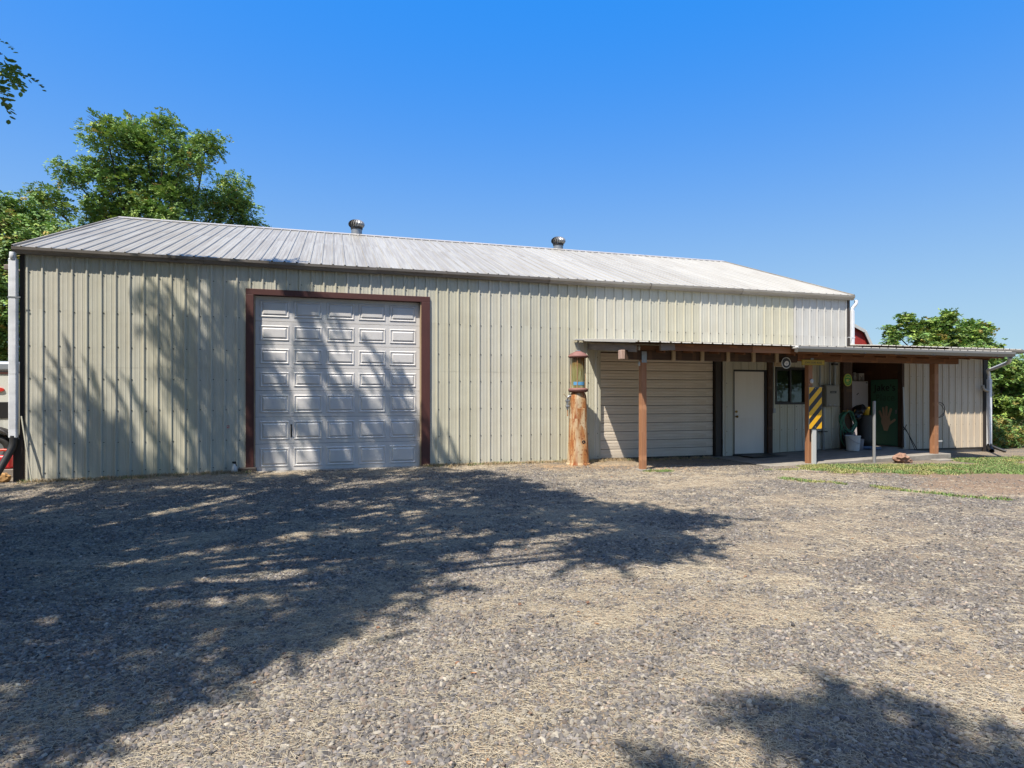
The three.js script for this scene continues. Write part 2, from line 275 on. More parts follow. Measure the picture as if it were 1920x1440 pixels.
// a point on the yard: nearer ground gets more (distance from where a visitor stands, by the gate)
function yard(dmin, dmax, power) {
  const d = dmin + (dmax - dmin) * Math.pow(rnd(), power), a = -YAW + rr(-0.95, 0.84);
  const x = -Math.sin(a) * d, z = 12.78 - Math.cos(a) * d; if (z < 0.12 || inSlab(x, z) || (z < 0.5 && x > 14)) return null; return [x, z];
}
{
  scatter('gravel', 'loose crushed grey gravel strewn over the yard', 'gravel', blob(1, 0.7, 0.42), std({ roughness: 0.9 }), 440000, () => {
    const near = rnd() < 0.525, y = near ? yard(1.6, 5.4, 0.85) : yard(5, 14, 0.85); if (!y) return null; const [x, z] = y; if (rnd() < bareDirt(x, z) * 0.8 || rnd() < grassGreen(x, z) * 0.85) return null;
    if (rnd() < dustAmt(x, z) * 1.05 - 0.06) return null; const s = near ? 0.0028 + 0.0125 * Math.pow(rnd(), 5) : 0.004 + 0.013 * Math.pow(rnd(), 5);
    return { p: [x, groundY(x, z) + s * 0.16, z], r: [rr(-0.6, 0.6) + (rnd() < 0.5 ? Math.PI : 0), rnd() * 6.3, rr(-0.6, 0.6)], s: [s * rr(0.7, 1.5), s * rr(0.6, 1.1), s] };
  }, () => { const v = 0.068 + 0.16 * rnd() * rnd() + 0.055 * rnd(), w = rnd(); return w < 0.25 ? [v * 1.4 + 0.05, v * 1.28 + 0.04, v * 1.06 + 0.025] : w < 0.36 ? [v * 0.62, v * 0.58, v * 0.55] : w < 0.48 ? [v * 1.35, v * 1.06, v * 0.82] : [v * 1.12, v * 1.01, v * 0.9]; });
  const strawGeo = (L, bend, w) => { const P = [], n = 4; for (let i = 0; i < n; i++) { const f = (t) => [(t - 0.5) * L, Math.sin(t * Math.PI) * L * 0.06, bend * L * (t - 0.5) ** 2 * 4]; const a = f(i / n), b = f((i + 1) / n); P.push(...quad([a[0], a[1], a[2] - w], [a[0], a[1] + w, a[2]], [b[0], b[1] + w, b[2]], [b[0], b[1], b[2] - w]), ...quad([a[0], a[1] + w, a[2]], [a[0], a[1], a[2] + w], [b[0], b[1], b[2] + w], [b[0], b[1] + w, b[2]])); } return flat(P); };
  const mStraw = std({ roughness: 0.85, side: THREE.DoubleSide });
  scatter('straw', 'dry pale straw and mown grass strewn over the yard', 'straw', strawGeo(0.036, 0.04, 0.001), mStraw, 120000, () => {
    const near = rnd() < 0.49, y = near ? yard(1.6, 5.5, 0.85) : yard(5, 13.5, 0.8); if (!y) return null; const [x, z] = y; if (rnd() > 0.05 + strawAmt(x, z)) return null; if (rnd() < grassGreen(x, z) * 0.7 || rnd() < bareDirt(x, z) * 0.5) return null;
    const s = rr(0.4, 1.65) * (near ? 1 : 1.25) * (rnd() < 0.012 ? 3 : 1), w = near ? 0.9 : 1.5; return { p: [x, groundY(x, z) + rr(0.001, 0.01), z], r: [rr(-0.12, 0.12), rnd() * 6.3, rr(-0.16, 0.16)], s: [s, w, w] };
  }, (r) => { const v = rr(0.25, 0.55), o = band(r.p[0], r.p[2], 4.4, 0.9, 6.9, 1.7, 0.5); return [v * (1.0 + 0.15 * o), v * (0.86 - 0.1 * o), v * (0.62 - 0.2 * o)]; });
  // fallen leaves
  const lf = []; for (const s of [-1, 1]) for (let i = 0; i < 4; i++) { const w = [0, 0.34, 0.42, 0.26, 0], f = (k, o) => [-0.5 + k / 4, 0.12 * Math.abs(o) + 0.1 * ((k / 4) ** 2), o * w[k]]; lf.push(...quad(f(i, 0), f(i + 1, 0), f(i + 1, s), f(i, s))); }
  scatter('fallen_leaves', 'curled orange and brown fallen leaves scattered on the gravel', 'leaves', flat(lf), std({ roughness: 0.7, side: THREE.DoubleSide }), 230, () => { const y = yard(2, 13, 0.75); if (!y) return null; const [x, z] = y, s = rr(0.012, 0.038); if (rnd() > strawAmt(x, z) + 0.15) return null; return { p: [x, groundY(x, z) + 0.008, z], r: [rr(-0.3, 0.3), rnd() * 6.3, rr(-0.3, 0.3)], s: [s, s, s * 0.9] }; }, () => { const v = rr(0.5, 1.1); return rnd() < 0.45 ? [0.2 * v, 0.1 * v, 0.05 * v] : [0.46 * v, 0.21 * v, 0.07 * v]; });
  // green grass by the porch
  const tuft = (n, h, sp) => { const P = []; for (let b = 0; b < n; b++) { const a = rnd() * 6.3, r = rnd() * sp, x = Math.cos(a) * r, z = Math.sin(a) * r, l = h * rr(0.5, 1.2), w = 0.0035, ld = rnd() * 6.3, le = l * rr(0.2, 0.8), nx = Math.cos(ld + 1.57) * w, nz = Math.sin(ld + 1.57) * w, mx = x + Math.cos(ld) * le * 0.35, mz = z + Math.sin(ld) * le * 0.35; P.push(...quad([x - nx, 0, z - nz], [x + nx, 0, z + nz], [mx + nx, l * 0.6, mz + nz], [mx - nx, l * 0.6, mz - nz]), [mx - nx, l * 0.6, mz - nz], [mx + nx, l * 0.6, mz + nz], [x + Math.cos(ld) * le, l, z + Math.sin(ld) * le]); } return flat(P); };
  const mGrass = std({ roughness: 0.75, side: THREE.DoubleSide });
  const inGrass = () => { const x = rr(5.5, 19), z = rr(0.2, 7.5); if (inSlab(x, z + 0.12) || (z < 0.5 && x > 14 && x < 17.6) || rnd() > grassGreen(x, z)) return null; const s = rr(0.6, 1.25); return { p: [x, groundY(x, z), z], r: [0, rnd() * 6.3, 0], s: [s, s * rr(0.7, 1.1), s] }; };
  scatter('grass', 'short green grass along the porch slab', 'grass', tuft(15, 0.036, 0.075), mGrass, 14000, inGrass, (r) => { const v = rr(0.6, 1.15), y = fbm(r.p[0] * 2.3, r.p[2] * 2.3, 401, 2); return rnd() < 0.2 ? [0.4 * v, 0.32 * v, 0.15 * v] : y > 0.55 ? [0.28 * v, 0.3 * v, 0.08 * v] : [0.16 * v, 0.25 * v, 0.06 * v]; });
  scatter('dry_weeds', 'dry brown weeds along the foot of the wall', 'weeds', tuft(18, 0.09, 0.09), mGrass, 700, () => { const x = rr(-5.2, 8.8); if ((x > -1.5 && x < 1.8) || (x > 5.9 && rnd() < 0.6)) return null; const z = rr(0.02, 0.5) * rnd() + 0.05, s = rr(0.4, 1); return { p: [x, groundY(x, z), z], r: [0, rnd() * 6.3, 0], s: [s, s * 0.8, s] }; }, () => { const v = rr(0.6, 1.1); return rnd() < 0.2 ? [0.1 * v, 0.17 * v, 0.04 * v] : [0.42 * v, 0.31 * v, 0.17 * v]; });
}
// hills far away
{
  const P = [], n = 90; const hh = (i) => 26 + 52 * fbm(i * 0.12, 1, 511, 4);
  for (let i = 0; i < n; i++) { const f = (k, r, y) => { const a = mix(-1.2, 1.75, k / n); return [Math.sin(a) * r, y, -Math.cos(a) * r]; }; const y0 = -40, a = f(i, 1150, y0), b = f(i + 1, 1150, y0), c = f(i + 1, 1500, hh(i + 1)), d = f(i, 1500, hh(i)), e = f(i + 1, 2200, y0), h = f(i, 2200, y0); P.push(...quad(a, b, c, d), ...quad(d, c, e, h)); }
  setting('hills', flat(P), std({ color: new THREE.Color().setRGB(0.17, 0.17, 0.12), roughness: 1 }));
}

// ---------------------------------------------------------------- ribbed sheet metal
const RIB = 0.2286, X0 = -5.258, X1 = 12.887, SHEET = RIB * 4;
const ribShape = []; // [offset from rib, height]
for (const [c, w, t, h] of [[0, 0.024, 0.011, 0.021], [0.0762, 0.012, 0.006, 0.0035], [0.1524, 0.012, 0.006, 0.0035]]) ribShape.push([c - w, 0], [c - t, h], [c + t, h], [c + w, 0]);
function profile(a, b, phase) {
  const all = []; for (let k = Math.floor((a - phase) / RIB) - 1; k <= Math.ceil((b - phase) / RIB) + 1; k++) for (const [o, h] of ribShape) all.push([phase + k * RIB + o, h]);
  const at = (x) => { for (let i = 0; i < all.length - 1; i++) if (x >= all[i][0] && x <= all[i + 1][0]) { const t = (x - all[i][0]) / (all[i + 1][0] - all[i][0]); return mix(all[i][1], all[i + 1][1], t); } return 0; };
  return [[a, at(a)], ...all.filter((p) => p[0] > a + 1e-4 && p[0] < b - 1e-4), [b, at(b)]];
}
// sheet over [a,b] x [t0,t1]; to(x, h, t) gives the point; t0 may be a function of x
function sheet(a, b, t0, t1, to, phase, uvShift = 0) {
  const pr = profile(a, b, phase), P = [], U = [], f0 = typeof t0 === 'function' ? t0 : () => t0;
  for (let i = 0; i < pr.length - 1; i++) { const [xa, ha] = pr[i], [xb, hb] = pr[i + 1]; P.push(...quad(to(xa, ha, f0(xa)), to(xb, hb, f0(xb)), to(xb, hb, t1), to(xa, ha, t1))); U.push(...quad([xa + uvShift, f0(xa)], [xb + uvShift, f0(xb)], [xb + uvShift, t1], [xa + uvShift, t1])); }
  return flat(P, U);
}
const screwHead = new THREE.CylinderGeometry(0.0085, 0.0105, 0.008, 6).rotateX(Math.PI / 2).toNonIndexed();

// ---------------------------------------------------------------- the barn
const barn = thing('metal_barn', 'long pale beige metal pole barn with ribbed walls and weathered metal roof', 'barn', [X0, 0, 0]);
{
  // front wall: ribbed sheets, cut round the openings
  const holes = [[-1.626, 1.955, -1, 3.565], [5.831, 9.116, -1, 2.5], [9.41, 10.54, -1, 2.135], [10.625, 11.585, 1.27, 2.212]];
  const bottom = (x) => x > 9.1 ? floorAt(x) + 0.012 : -0.09;
  const rows = [0.1, 0.63, 1.21, 1.79, 2.37, 3.0, 3.68];
  const wall = part('front_wall', [bx(X0 + 0.02, 5.8, 3.9, 4.03, -0.14, -0.03, 0), bx(5.8, X1 - 0.02, 3.9, 4.03, -0.14, -0.03, 0)], mWoodDark, barn);
  const openAt = (x, y) => holes.some((h) => x > h[0] - 0.004 && x < h[1] + 0.004 && y > h[2] && y < h[3]);
  let n = 0;
  for (let a = X0; a < X1 - 0.02; a += SHEET, n++) {
    const b = Math.min(a + SHEET, X1), cuts = [a, b]; for (const h of holes) for (const x of [h[0], h[1]]) if (x > a && x < b) cuts.push(x); cuts.sort((p, q) => p - q);
    const gs = [], sc = [], white = a > 10.9;
    for (let i = 0; i < cuts.length - 1; i++) {
      const xa = cuts[i], xb = cuts[i + 1], xm = (xa + xb) / 2, hs = holes.filter((h) => xm > h[0] && xm < h[1]); let y = bottom;
      const to = (x, h, t) => [x, t, h]; let low = true;
      for (const h of hs) { if (h[2] > 0) gs.push([sheet(xa, xb, y, h[2], to, X0 + 0.05), 1]); y = h[3]; low = y < 2.6; }
      if (white) { const split = 2.75; if (low) gs.push([sheet(xa, xb, y, split, to, X0 + 0.05), 1]); gs.push([sheet(xa, xb, low ? split : y, 4.04, (x, q, t) => [x, t, q + 0.004], X0 + 0.05), 2]); }
      else gs.push([sheet(xa, xb, y, 4.04, to, X0 + 0.05), 1]);
    }
    for (let k = Math.ceil((a - X0 - 0.05) / RIB); ; k++) { const x = X0 + 0.05 + k * RIB + 0.036; if (x > b - 0.01) break; if (x < a + 0.005) continue; for (const y0 of rows) { const y = y0 + rr(-0.012, 0.012); if (openAt(x, y) || y < bottom(x) + 0.05) continue; sc.push(screwHead.clone().translate(x + rr(-0.006, 0.006), y, white && y > 2.7 ? 0.009 : 0.004)); } }
    const lowG = gs.filter((g) => g[1] === 1).map((g) => g[0]), topG = gs.filter((g) => g[1] === 2).map((g) => g[0]);
    if (lowG.length) { const p = part('wall_panel', lowG, mWall[n % 3], wall); }
    if (topG.length) part('wall_panel', topG, mWallWhite, wall, 'newer white ribbed wall panel');
    if (sc.length) { const s = part('screws', sc, mScrew, wall); s.userData.kind = 'stuff'; }
  }
  // shell behind: gables, back, floor plate
  const gable = (x0, x1) => extrudeX([[-0.03, -0.1], [-0.03, 4.0], [-5.45, 6.05], [-10.87, 4.0], [-10.87, -0.1]].reverse(), x0, x1);
  part('gable_wall', gable(X0, X0 + 0.05), mWallPlain, barn); part('gable_wall', gable(X1 - 0.05, X1), mWallPlain, barn);
  part('back_wall', bx(X0 + 0.06, X1 - 0.06, -0.1, 4.0, -10.9, -10.85), mWallPlain, barn);
  part('concrete_floor', bx(X0 + 0.06, X1 - 0.06, -0.3, -0.03, -10.8, -0.06), mConcrete, barn);
  part('corner_trim', [bx(X0 - 0.06, X0 + 0.012, -0.1, 4.02, -0.12, 0.012, 0.004)], mTrimDark, barn, 'dark brown corner trim');
  part('corner_trim', [bx(X1 + 0.001, X1 + 0.07, 2.6, 4.02, -0.12, 0.03, 0.004)], mTrimDark, barn, 'dark brown corner trim');
  // strip of concrete footing along the front
  part('footing', [bx(1.95, 5.6, -0.2, 0.012, -0.02, 0.16, 0.01)], mConcrete, barn);

  // roof
  const E = [4.1, 0.1], R = [6.17, -5.45], L = Math.hypot(R[0] - E[0], R[1] - E[1]), sy = (R[0] - E[0]) / L, sz = (R[1] - E[1]) / L;
  const roofTo = (x, h, t) => [x, E[0] + sy * t + h * -sz, E[1] + sz * t + h * sy];
  const roofBack = (x, h, t) => [x, E[0] + sy * t + h * -sz, 2 * R[1] - (E[1] + sz * t + h * sy)];
  const roof = part('roof', [bx(X0 + 0.05, X1 - 0.05, 5.98, 6.08, -5.5, -5.4)], mWoodDark, barn);
  let k = 0;
  for (let a = X0 - 0.12; a < X1 + 0.1; a += SHEET, k++) {
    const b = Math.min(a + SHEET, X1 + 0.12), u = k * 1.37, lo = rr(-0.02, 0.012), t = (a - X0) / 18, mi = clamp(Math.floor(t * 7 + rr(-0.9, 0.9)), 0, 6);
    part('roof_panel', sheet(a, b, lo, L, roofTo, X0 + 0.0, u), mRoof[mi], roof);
    part('roof_panel', flat(quad(roofBack(b, 0, 0), roofBack(a, 0, 0), roofBack(a, 0, L), roofBack(b, 0, L))), mRoof[mi], roof);
  }
  const rcap = (sgn) => { const f = (x, t, h) => { const p = roofTo(x, h, t); return sgn > 0 ? p : [p[0], p[1], 2 * R[1] - p[2]]; }; return (a, b) => quad(f(a, L - 0.17, 0.024), f(b, L - 0.17, 0.024), f(b, L, 0.036), f(a, L, 0.036)).concat(quad(f(a, L - 0.17, 0.004), f(b, L - 0.17, 0.004), f(b, L - 0.17, 0.024), f(a, L - 0.17, 0.024))); };
  for (let a = X0 - 0.13; a < X1; a += 3.07) { const b = Math.min(a + 3.05, X1 + 0.13); part('ridge_cap', flat(rcap(1)(a, b).concat(rcap(-1)(a, b))), mRidge, roof); }
  for (const [xa, xb] of [[X0 - 0.145, X0 - 0.118], [X1 + 0.118, X1 + 0.145]]) part('rake_trim', flat([0, 1].flatMap((s) => { const f = (x, t, h) => { const p = roofTo(x, h, t); return s ? [p[0], p[1], 2 * R[1] - p[2]] : p; }; return [...quad(f(xa, 0, 0.03), f(xb, 0, 0.03), f(xb, L, 0.03), f(xa, L, 0.03)), ...quad(f(xa, 0, -0.09), f(xa, 0, 0.03), f(xa, L, 0.03), f(xa, L, -0.09)), ...quad(f(xb, 0, -0.09), f(xb, 0, 0.03), f(xb, L, 0.03), f(xb, L, -0.09))]; })), mGutterPale, roof);

  // gutter in lengths
  const gp = (o) => [[0.02, 3.985 + o], [0.085, 3.985 + o], [0.1, 4.02 + o], [0.128, 4.05 + o], [0.134, 4.1 + o], [0.02, 4.1 + o]];
  const gx = [X0 - 0.14, -2.35, -1.2, 0.85, 2.3, 4.6, 7.1, 9.6, X1 + 0.14];
  for (let i = 0; i < gx.length - 1; i++) part('gutter_section', extrudeX(gp([0, 0.003, -0.004, 0.002, 0, -0.003, 0.002, 0][i]), gx[i] + 0.003, gx[i + 1] - 0.003), i < 5 ? mGutter : mGutterPale, barn);
  for (let i = 1; i < gx.length - 1; i++) part('gutter_clip', extrudeX([[0.016, 3.978], [0.092, 3.978], [0.108, 4.018], [0.136, 4.048], [0.141, 4.104], [0.016, 4.104]], gx[i] - 0.012, gx[i] + 0.012), mGutter, barn);
  // downspouts
  const dl = part('downspout', [bx(-5.455, -5.33, 0.74, 3.9, 0.0, 0.1, 0.02), tube([[-5.39, 4.0, 0.07], [-5.392, 3.93, 0.075], [-5.392, 3.86, 0.05], [-5.392, 3.8, 0.05]], 0.052, 12, 10)], mSpout, barn, 'dented white downspout at the left corner');
  part('drain_hose', [tube([[-5.392, 0.78, 0.05], [-5.395, 0.62, 0.06], [-5.47, 0.38, 0.13], [-5.56, 0.12, 0.24], [-5.57, 0.03, 0.33]], 0.058, 30, 12)], mPlasticBlack, barn, 'black flexible hose below the downspout');
  part('post_foot', bx(-5.41, -5.27, -0.1, 0.72, -0.1, 0.03, 0.006), mTrimDark, barn);
  part('strap', [bx(-5.46, -5.27, 3.2, 3.225, 0.1, 0.104)], mGalv, barn);
  const drx = 13.03; part('downspout', [bx(drx - 0.045, drx + 0.045, 2.62, 3.72, -0.02, 0.07, 0.015), tube([[drx + 0.09, 3.99, 0.07], [drx + 0.08, 3.9, 0.07], [drx + 0.005, 3.78, 0.03], [drx, 3.68, 0.025]], 0.046, 14, 10)], mSpout, barn, 'white downspout at the right corner');
  part('strap', [bx(drx - 0.1, drx + 0.05, 3.0, 3.02, 0.071, 0.075), tube([[drx - 0.1, 3.01, 0.05], [drx - 0.13, 3.02, 0.04], [drx - 0.14, 3.0, 0.02]], 0.008, 6, 6)], mSpout, barn);
  // flood light on the left corner
  const fl = part('flood_light', [bx(-5.66, -5.5, 3.74, 3.84, -0.36, -0.22, 0.02), tube([[-5.5, 3.79, -0.29], [-5.4, 3.72, -0.28], [-5.26, 3.7, -0.28]], 0.018, 8, 8)], mWoodGrey, barn, 'small outdoor light on an arm');

  // big sectional door with brown trim
  const tr = 0.04;
  const trim = part('door_trim', bx(-1.626, -1.482, -0.03, 3.45, -0.12, tr, 0.005), mTrimRed, barn, 'dark red brown door trim');
  part('door_trim', bx(1.775, 1.955, 0.0, 3.45, -0.12, tr, 0.005), mTrimRed, barn); part('door_trim', bx(-1.626, 1.955, 3.452, 3.567, -0.12, tr - 0.003, 0.005, true), mTrimRed, barn);
  part('door_stop', bx(1.755, 1.773, 0, 3.45, -0.12, 0.012), mWoodTan, barn); part('door_stop', bx(-1.48, -1.466, 0, 3.45, -0.12, 0.0), mWoodTan, barn);
  const door = part('overhead_door', bx(-1.47, 1.76, -0.02, 3.46, -0.135, -0.115), mDark, barn, 'white sectional overhead door with embossed panels');
  const ys = [0.0, 0.533, 1.066, 1.585, 2.035, 2.495, 2.955, 3.452];
  const pw = 0.55, pg = (3.22 - 5 * pw) / 6;
  const raised = (w, h) => { const ring = [[0, 0], [0.014, 0.012], [0.026, 0.012], [0.044, 0.0005], [0.074, 0.017]], P = []; const c = (i) => { const [o, z] = ring[i]; return [[o, o, z], [w - o, o, z], [w - o, h - o, z], [o, h - o, z]]; }; for (let i = 0; i < ring.length - 1; i++) { const a = c(i), b = c(i + 1); for (let k = 0; k < 4; k++) P.push(...quad(a[k], a[(k + 1) % 4], b[(k + 1) % 4], b[k])); } P.push(...quad(...c(4))); return flat(P); };
  for (let i = 0; i < 7; i++) {
    const y0 = ys[i] + 0.003, y1 = ys[i + 1] - 0.003; part('door_section', bx(-1.464, 1.754, y0, y1, -0.114, -0.085, 0.004), mDoor, door);
    const h = (y1 - y0) - 0.15, g = raised(pw, h);
    for (let c = 0; c < 5; c++) piece('embossed_panel', g, mDoor, door, -1.464 + pg + c * (pw + pg), y0 + 0.075, -0.0855);
  }
  part('weather_seal', bx(-1.46, 1.75, -0.03, 0.002, -0.11, -0.088), mBlack, door); part('handle', [bx(-0.815, -0.785, 0.66, 0.92, -0.087, -0.075, 0.005), tube([[-0.8, 0.88, -0.08], [-0.8, 0.86, -0.045], [-0.8, 0.76, -0.04], [-0.8, 0.72, -0.08]], 0.008, 12, 6)], mBlack, door);
  part('door_apron', bx(-1.55, 1.85, -0.2, 0.008, -0.14, 0.3, 0.01), mConcrete, barn);

  // roll-up door under the canopy
  const roll = part('roll_up_door', bx(5.86, 8.94, 0.0, 2.5, -0.17, -0.15), mDark, barn, 'pale grey slatted roll-up door');
  const slatP = [[-0.148, 0.002], [-0.128, 0.004], [-0.124, 0.05], [-0.131, 0.056], [-0.131, 0.062], [-0.124, 0.068], [-0.123, 0.125], [-0.131, 0.131], [-0.131, 0.137], [-0.124, 0.143], [-0.126, 0.188], [-0.14, 0.199], [-0.148, 0.199]];
  const slat = extrudeX(slatP.map((p) => [p[0], p[1]]), 0, 3.04);
  for (let i = 0; i < 12; i++) piece('slat', slat, mRoll, roll, 5.88, 0.04 + i * 0.2045, 0.0);
  part('bottom_bar', bx(5.88, 8.92, 0.01, 0.04, -0.14, -0.11, 0.004), mDark, roll);
  part('door_jamb', [bx(5.832, 5.875, -0.1, 2.5, -0.16, 0.0, 0.003)], mWallPlain, barn); part('door_jamb', [bx(8.945, 9.114, 0.0, 2.5, -0.2, -0.03, 0.004)], mTrimDark, barn, 'dark brown jamb beside the roll-up door');
  part('door_header', bx(5.84, 9.11, 2.48, 2.6, -0.16, -0.005), mWoodDark, barn);

  // entry door and trim post
  const fy = floorAt(9.9);
  const en = part('entry_door', bx(9.455, 10.345, fy + 0.03, 2.09, -0.075, -0.035, 0.003), mEntry, barn, 'plain pale grey entry door');
  part('door_frame', [bx(9.41, 9.452, fy, 2.135, -0.1, 0.008, 0.003), bx(10.348, 10.392, fy, 2.135, -0.1, 0.008, 0.003), bx(9.452, 10.348, 2.092, 2.135, -0.1, 0.006, 0.003)], mBlack, en);
  part('door_knob', [new THREE.SphereGeometry(0.032, 14, 10).translate(9.525, 0.98, 0.01).toNonIndexed(), cyl(9.525, 0, 0.02, 0, 0.03).rotateX(0).translate(0, 0.97, -0.03)], mBrass, en);
  part('deadbolt', new THREE.CylinderGeometry(0.03, 0.03, 0.03, 16).rotateX(Math.PI / 2).translate(9.525, 1.1, -0.025).toNonIndexed(), mBrass, en);
  part('threshold', bx(9.4, 10.4, fy - 0.02, fy + 0.028, -0.1, 0.05, 0.004), mDark, en);
  part('trim_post', bx(10.4, 10.535, fy, 2.5, -0.08, 0.05, 0.006), mWoodDark, barn, 'brown wooden trim post beside the entry door');
  part('switch_box', [bx(10.54, 10.62, 1.06, 1.18, 0.012, 0.06, 0.006), cyl(10.57, 1.18, 2.35, 0.035, 0.011)], mGalv, barn);

  // window
  const win = part('window', [bx(10.628, 11.582, 1.273, 1.325, -0.06, 0.03, 0.004), bx(10.628, 11.582, 2.157, 2.209, -0.06, 0.03, 0.004), bx(10.628, 10.68, 1.325, 2.157, -0.06, 0.03, 0.004), bx(11.53, 11.582, 1.325, 2.157, -0.06, 0.03, 0.004)], mBlack, barn, 'dark framed sliding window');
  part('sash', [bx(11.08, 11.13, 1.326, 2.156, -0.045, 0.015, 0.003), bx(10.681, 11.079, 1.326, 1.352, -0.045, 0.0, 0.002), bx(10.681, 11.079, 2.13, 2.156, -0.045, 0.0, 0.002), bx(10.681, 10.707, 1.353, 2.129, -0.045, 0.0, 0.002)], mBlack, win);
  const mGlass = new THREE.MeshPhysicalMaterial({ color: rgb(215, 222, 222), transmission: 1, thickness: 0, roughness: 0.02, ior: 1.52 });
  part('pane', bx(10.708, 11.079, 1.353, 2.129, -0.024, -0.02), mGlass, win); part('pane', bx(11.131, 11.529, 1.326, 2.156, -0.035, -0.031), mGlass, win);
  part('room_lining', [bx(10.3, 11.9, 0.8, 2.5, -1.25, -1.2), bx(10.28, 10.3, 0.8, 2.5, -1.2, -0.1), bx(11.9, 11.92, 0.8, 2.5, -1.2, -0.1), bx(10.3, 11.9, 2.48, 2.5, -1.2, -0.1)], mWallPlain, barn);
  for (const x of [10.56, 11.59]) part('window_trim', bx(x, x + 0.06, 1.2, 2.27, 0.004, 0.026, 0.003), mWall[2], barn);

  // electric box, conduits
  const eb = part('electric_box', bx(12.02, 12.44, 1.21, 1.76, 0.005, 0.2, 0.008), std({ map: metalTex([126, 122, 112], [104, 98, 88], 1, 61), roughness: 0.5 }), barn, 'grey electric meter box');
  part('box_door', bx(12.035, 12.425, 1.24, 1.735, 0.201, 0.212, 0.004), std({ color: rgb(138, 134, 124), roughness: 0.5 }), eb);
  part('label_plate', flat(quad([12.14, 1.555, 0.2145], [12.34, 1.555, 0.2145], [12.34, 1.615, 0.2145], [12.14, 1.615, 0.2145]), quad([0, 0], [1, 0], [1, 1], [0, 1])), std({ map: canvas(128, 40, (c, w, h) => { c.fillStyle = '#16150f'; c.fillRect(0, 0, w, h); c.fillStyle = '#a8a69c'; for (let i = 0; i < 9; i++) c.fillRect(22 + i * 9.5, 15 + (i % 3), 6, 9); }), roughness: 0.5 }), eb);
  for (const x of [12.1, 12.25]) part('latch', bx(x, x + 0.055, 1.245, 1.272, 0.213, 0.226, 0.004), mSteel, eb);
  for (const [x, y0, y1, r] of [[11.96, 1.75, 2.45, 0.022], [12.27, 1.76, 2.4, 0.022], [12.42, 1.76, 2.5, 0.03], [12.07, floorAt(12) + 0.01, 1.21, 0.03]]) part('conduit', cyl(x, y0, y1, 0.07, r), mGalv, barn);
  part('conduit', [tube([[11.96, 1.76, 0.07], [11.97, 1.72, 0.08], [12.02, 1.7, 0.1]], 0.022, 8, 8)], mGalv, barn);
  part('conduit_clamp', bx(11.93, 12.17, 0.56, 0.585, 0.025, 0.105, 0.004), mDark, barn); part('conduit_clamp', bx(12.34, 12.5, 2.28, 2.33, 0.03, 0.11, 0.004), mDark, barn);

  // turbine vents on the ridge
  const mVane = std({ color: rgb(148, 146, 142), roughness: 0.4, metalness: 0.6, side: THREE.DoubleSide });
  for (const [x, top, tilt] of [[0.66, 6.66, 0.05], [6.96, 6.63, -0.04]]) {
    const z = -5.6, v = new THREE.Group(); v.name = 'turbine_vent'; v.position.set(x - X0, 0, z); v.abs = [x, 0, z]; barn.add(v);
    part('stack', [cyl(x, 6.05, top - 0.28, z, 0.155, 0.155, 24)], mGalv, v); part('collar', [cyl(x, top - 0.3, top - 0.25, z, 0.165, 0.175, 24)], mDark, v);
    const P = [], nv = 20; for (let i = 0; i < nv; i++) { const m = 7; for (let s = 0; s < m; s++) { const f = (t, o) => { const th = mix(0.25, 2.55, t), r = 0.215 * Math.sin(th) + 0.02, a = i / nv * 6.2832 + t * 0.55 + o * 0.26, rr2 = r * (1 - o * 0.14); return [x + Math.cos(a) * rr2 + tilt * (top - 0.2 - (top - 0.14)), top - 0.145 + Math.cos(th) * 0.135, z + Math.sin(a) * rr2]; }; P.push(...quad(f(s / m, 0), f((s + 1) / m, 0), f((s + 1) / m, 1), f(s / m, 1))); } }
    part('turbine_head', [flat(P), lathe(x, z, [[0, top - 0.005], [0.05, top - 0.008], [0.09, top - 0.03]], 20).clone()].map((g) => uvm(g)), mVane, v);
  }
  // small red sticker on the wall panel, left of the door
  part('wall_sticker', flat(quad([-1.98, 0.84, 0.0035], [-1.9, 0.84, 0.0035], [-1.9, 0.93, 0.0035], [-1.98, 0.93, 0.0035]), quad([0, 0], [1, 0], [1, 1], [0, 1])), std({ map: canvas(64, 64, (c) => { c.fillStyle = '#c9c9b8'; c.fillRect(0, 0, 64, 64); c.strokeStyle = '#c05a5e'; c.lineWidth = 7; c.strokeRect(16, 14, 30, 32); c.beginPath(); c.moveTo(12, 52); c.lineTo(50, 18); c.stroke(); }), roughness: 0.6 }), barn);
}

// ---------------------------------------------------------------- porch slab and canopy
{
  const P = [], top = (x, z) => [x, floorAt(x), z], xs = [8.8, 9.2, 10.5, 11.9, 13.3, 13.84], zf = 2.05, zb = -2.6;
  for (let i = 0; i < xs.length - 1; i++) { const a = xs[i], b = xs[i + 1], e = 0.012, lip = (x) => [x, floorAt(x) - e, zf]; P.push(...quad(top(a, zf - e), top(b, zf - e), top(b, zb), top(a, zb)), ...quad(lip(a), lip(b), top(b, zf - e), top(a, zf - e)), ...quad([a, -0.3, zf], [b, -0.3, zf], lip(b), lip(a))); }
  const b = 13.84; P.push(...quad([b, -0.3, zf], [b, -0.3, zb], top(b, zb), top(b, zf - 0.012))); P.push(...quad([8.8, -0.3, zb], [8.8, -0.3, zf], top(8.8, zf - 0.012), top(8.8, zb)));
  P.push(...quad([13.84, 0.139, 0.3], [14.5, 0.139, 0.3], [14.5, 0.139, -2.6], [13.84, 0.139, -2.6]), ...quad([13.84, -0.3, 0.3], [14.5, -0.3, 0.3], [14.5, 0.139, 0.3], [13.84, 0.139, 0.3]));
  setting('porch_slab', flat(P), mConcrete);
}
const CE = 2.5, CF = 2.5, CS = 0.1;                                      // front edge height, distance out, slope
const canopy = thing('porch_canopy', 'wooden porch canopy with low metal roof along the barn', 'canopy', [5.45, 0, 1.95]);
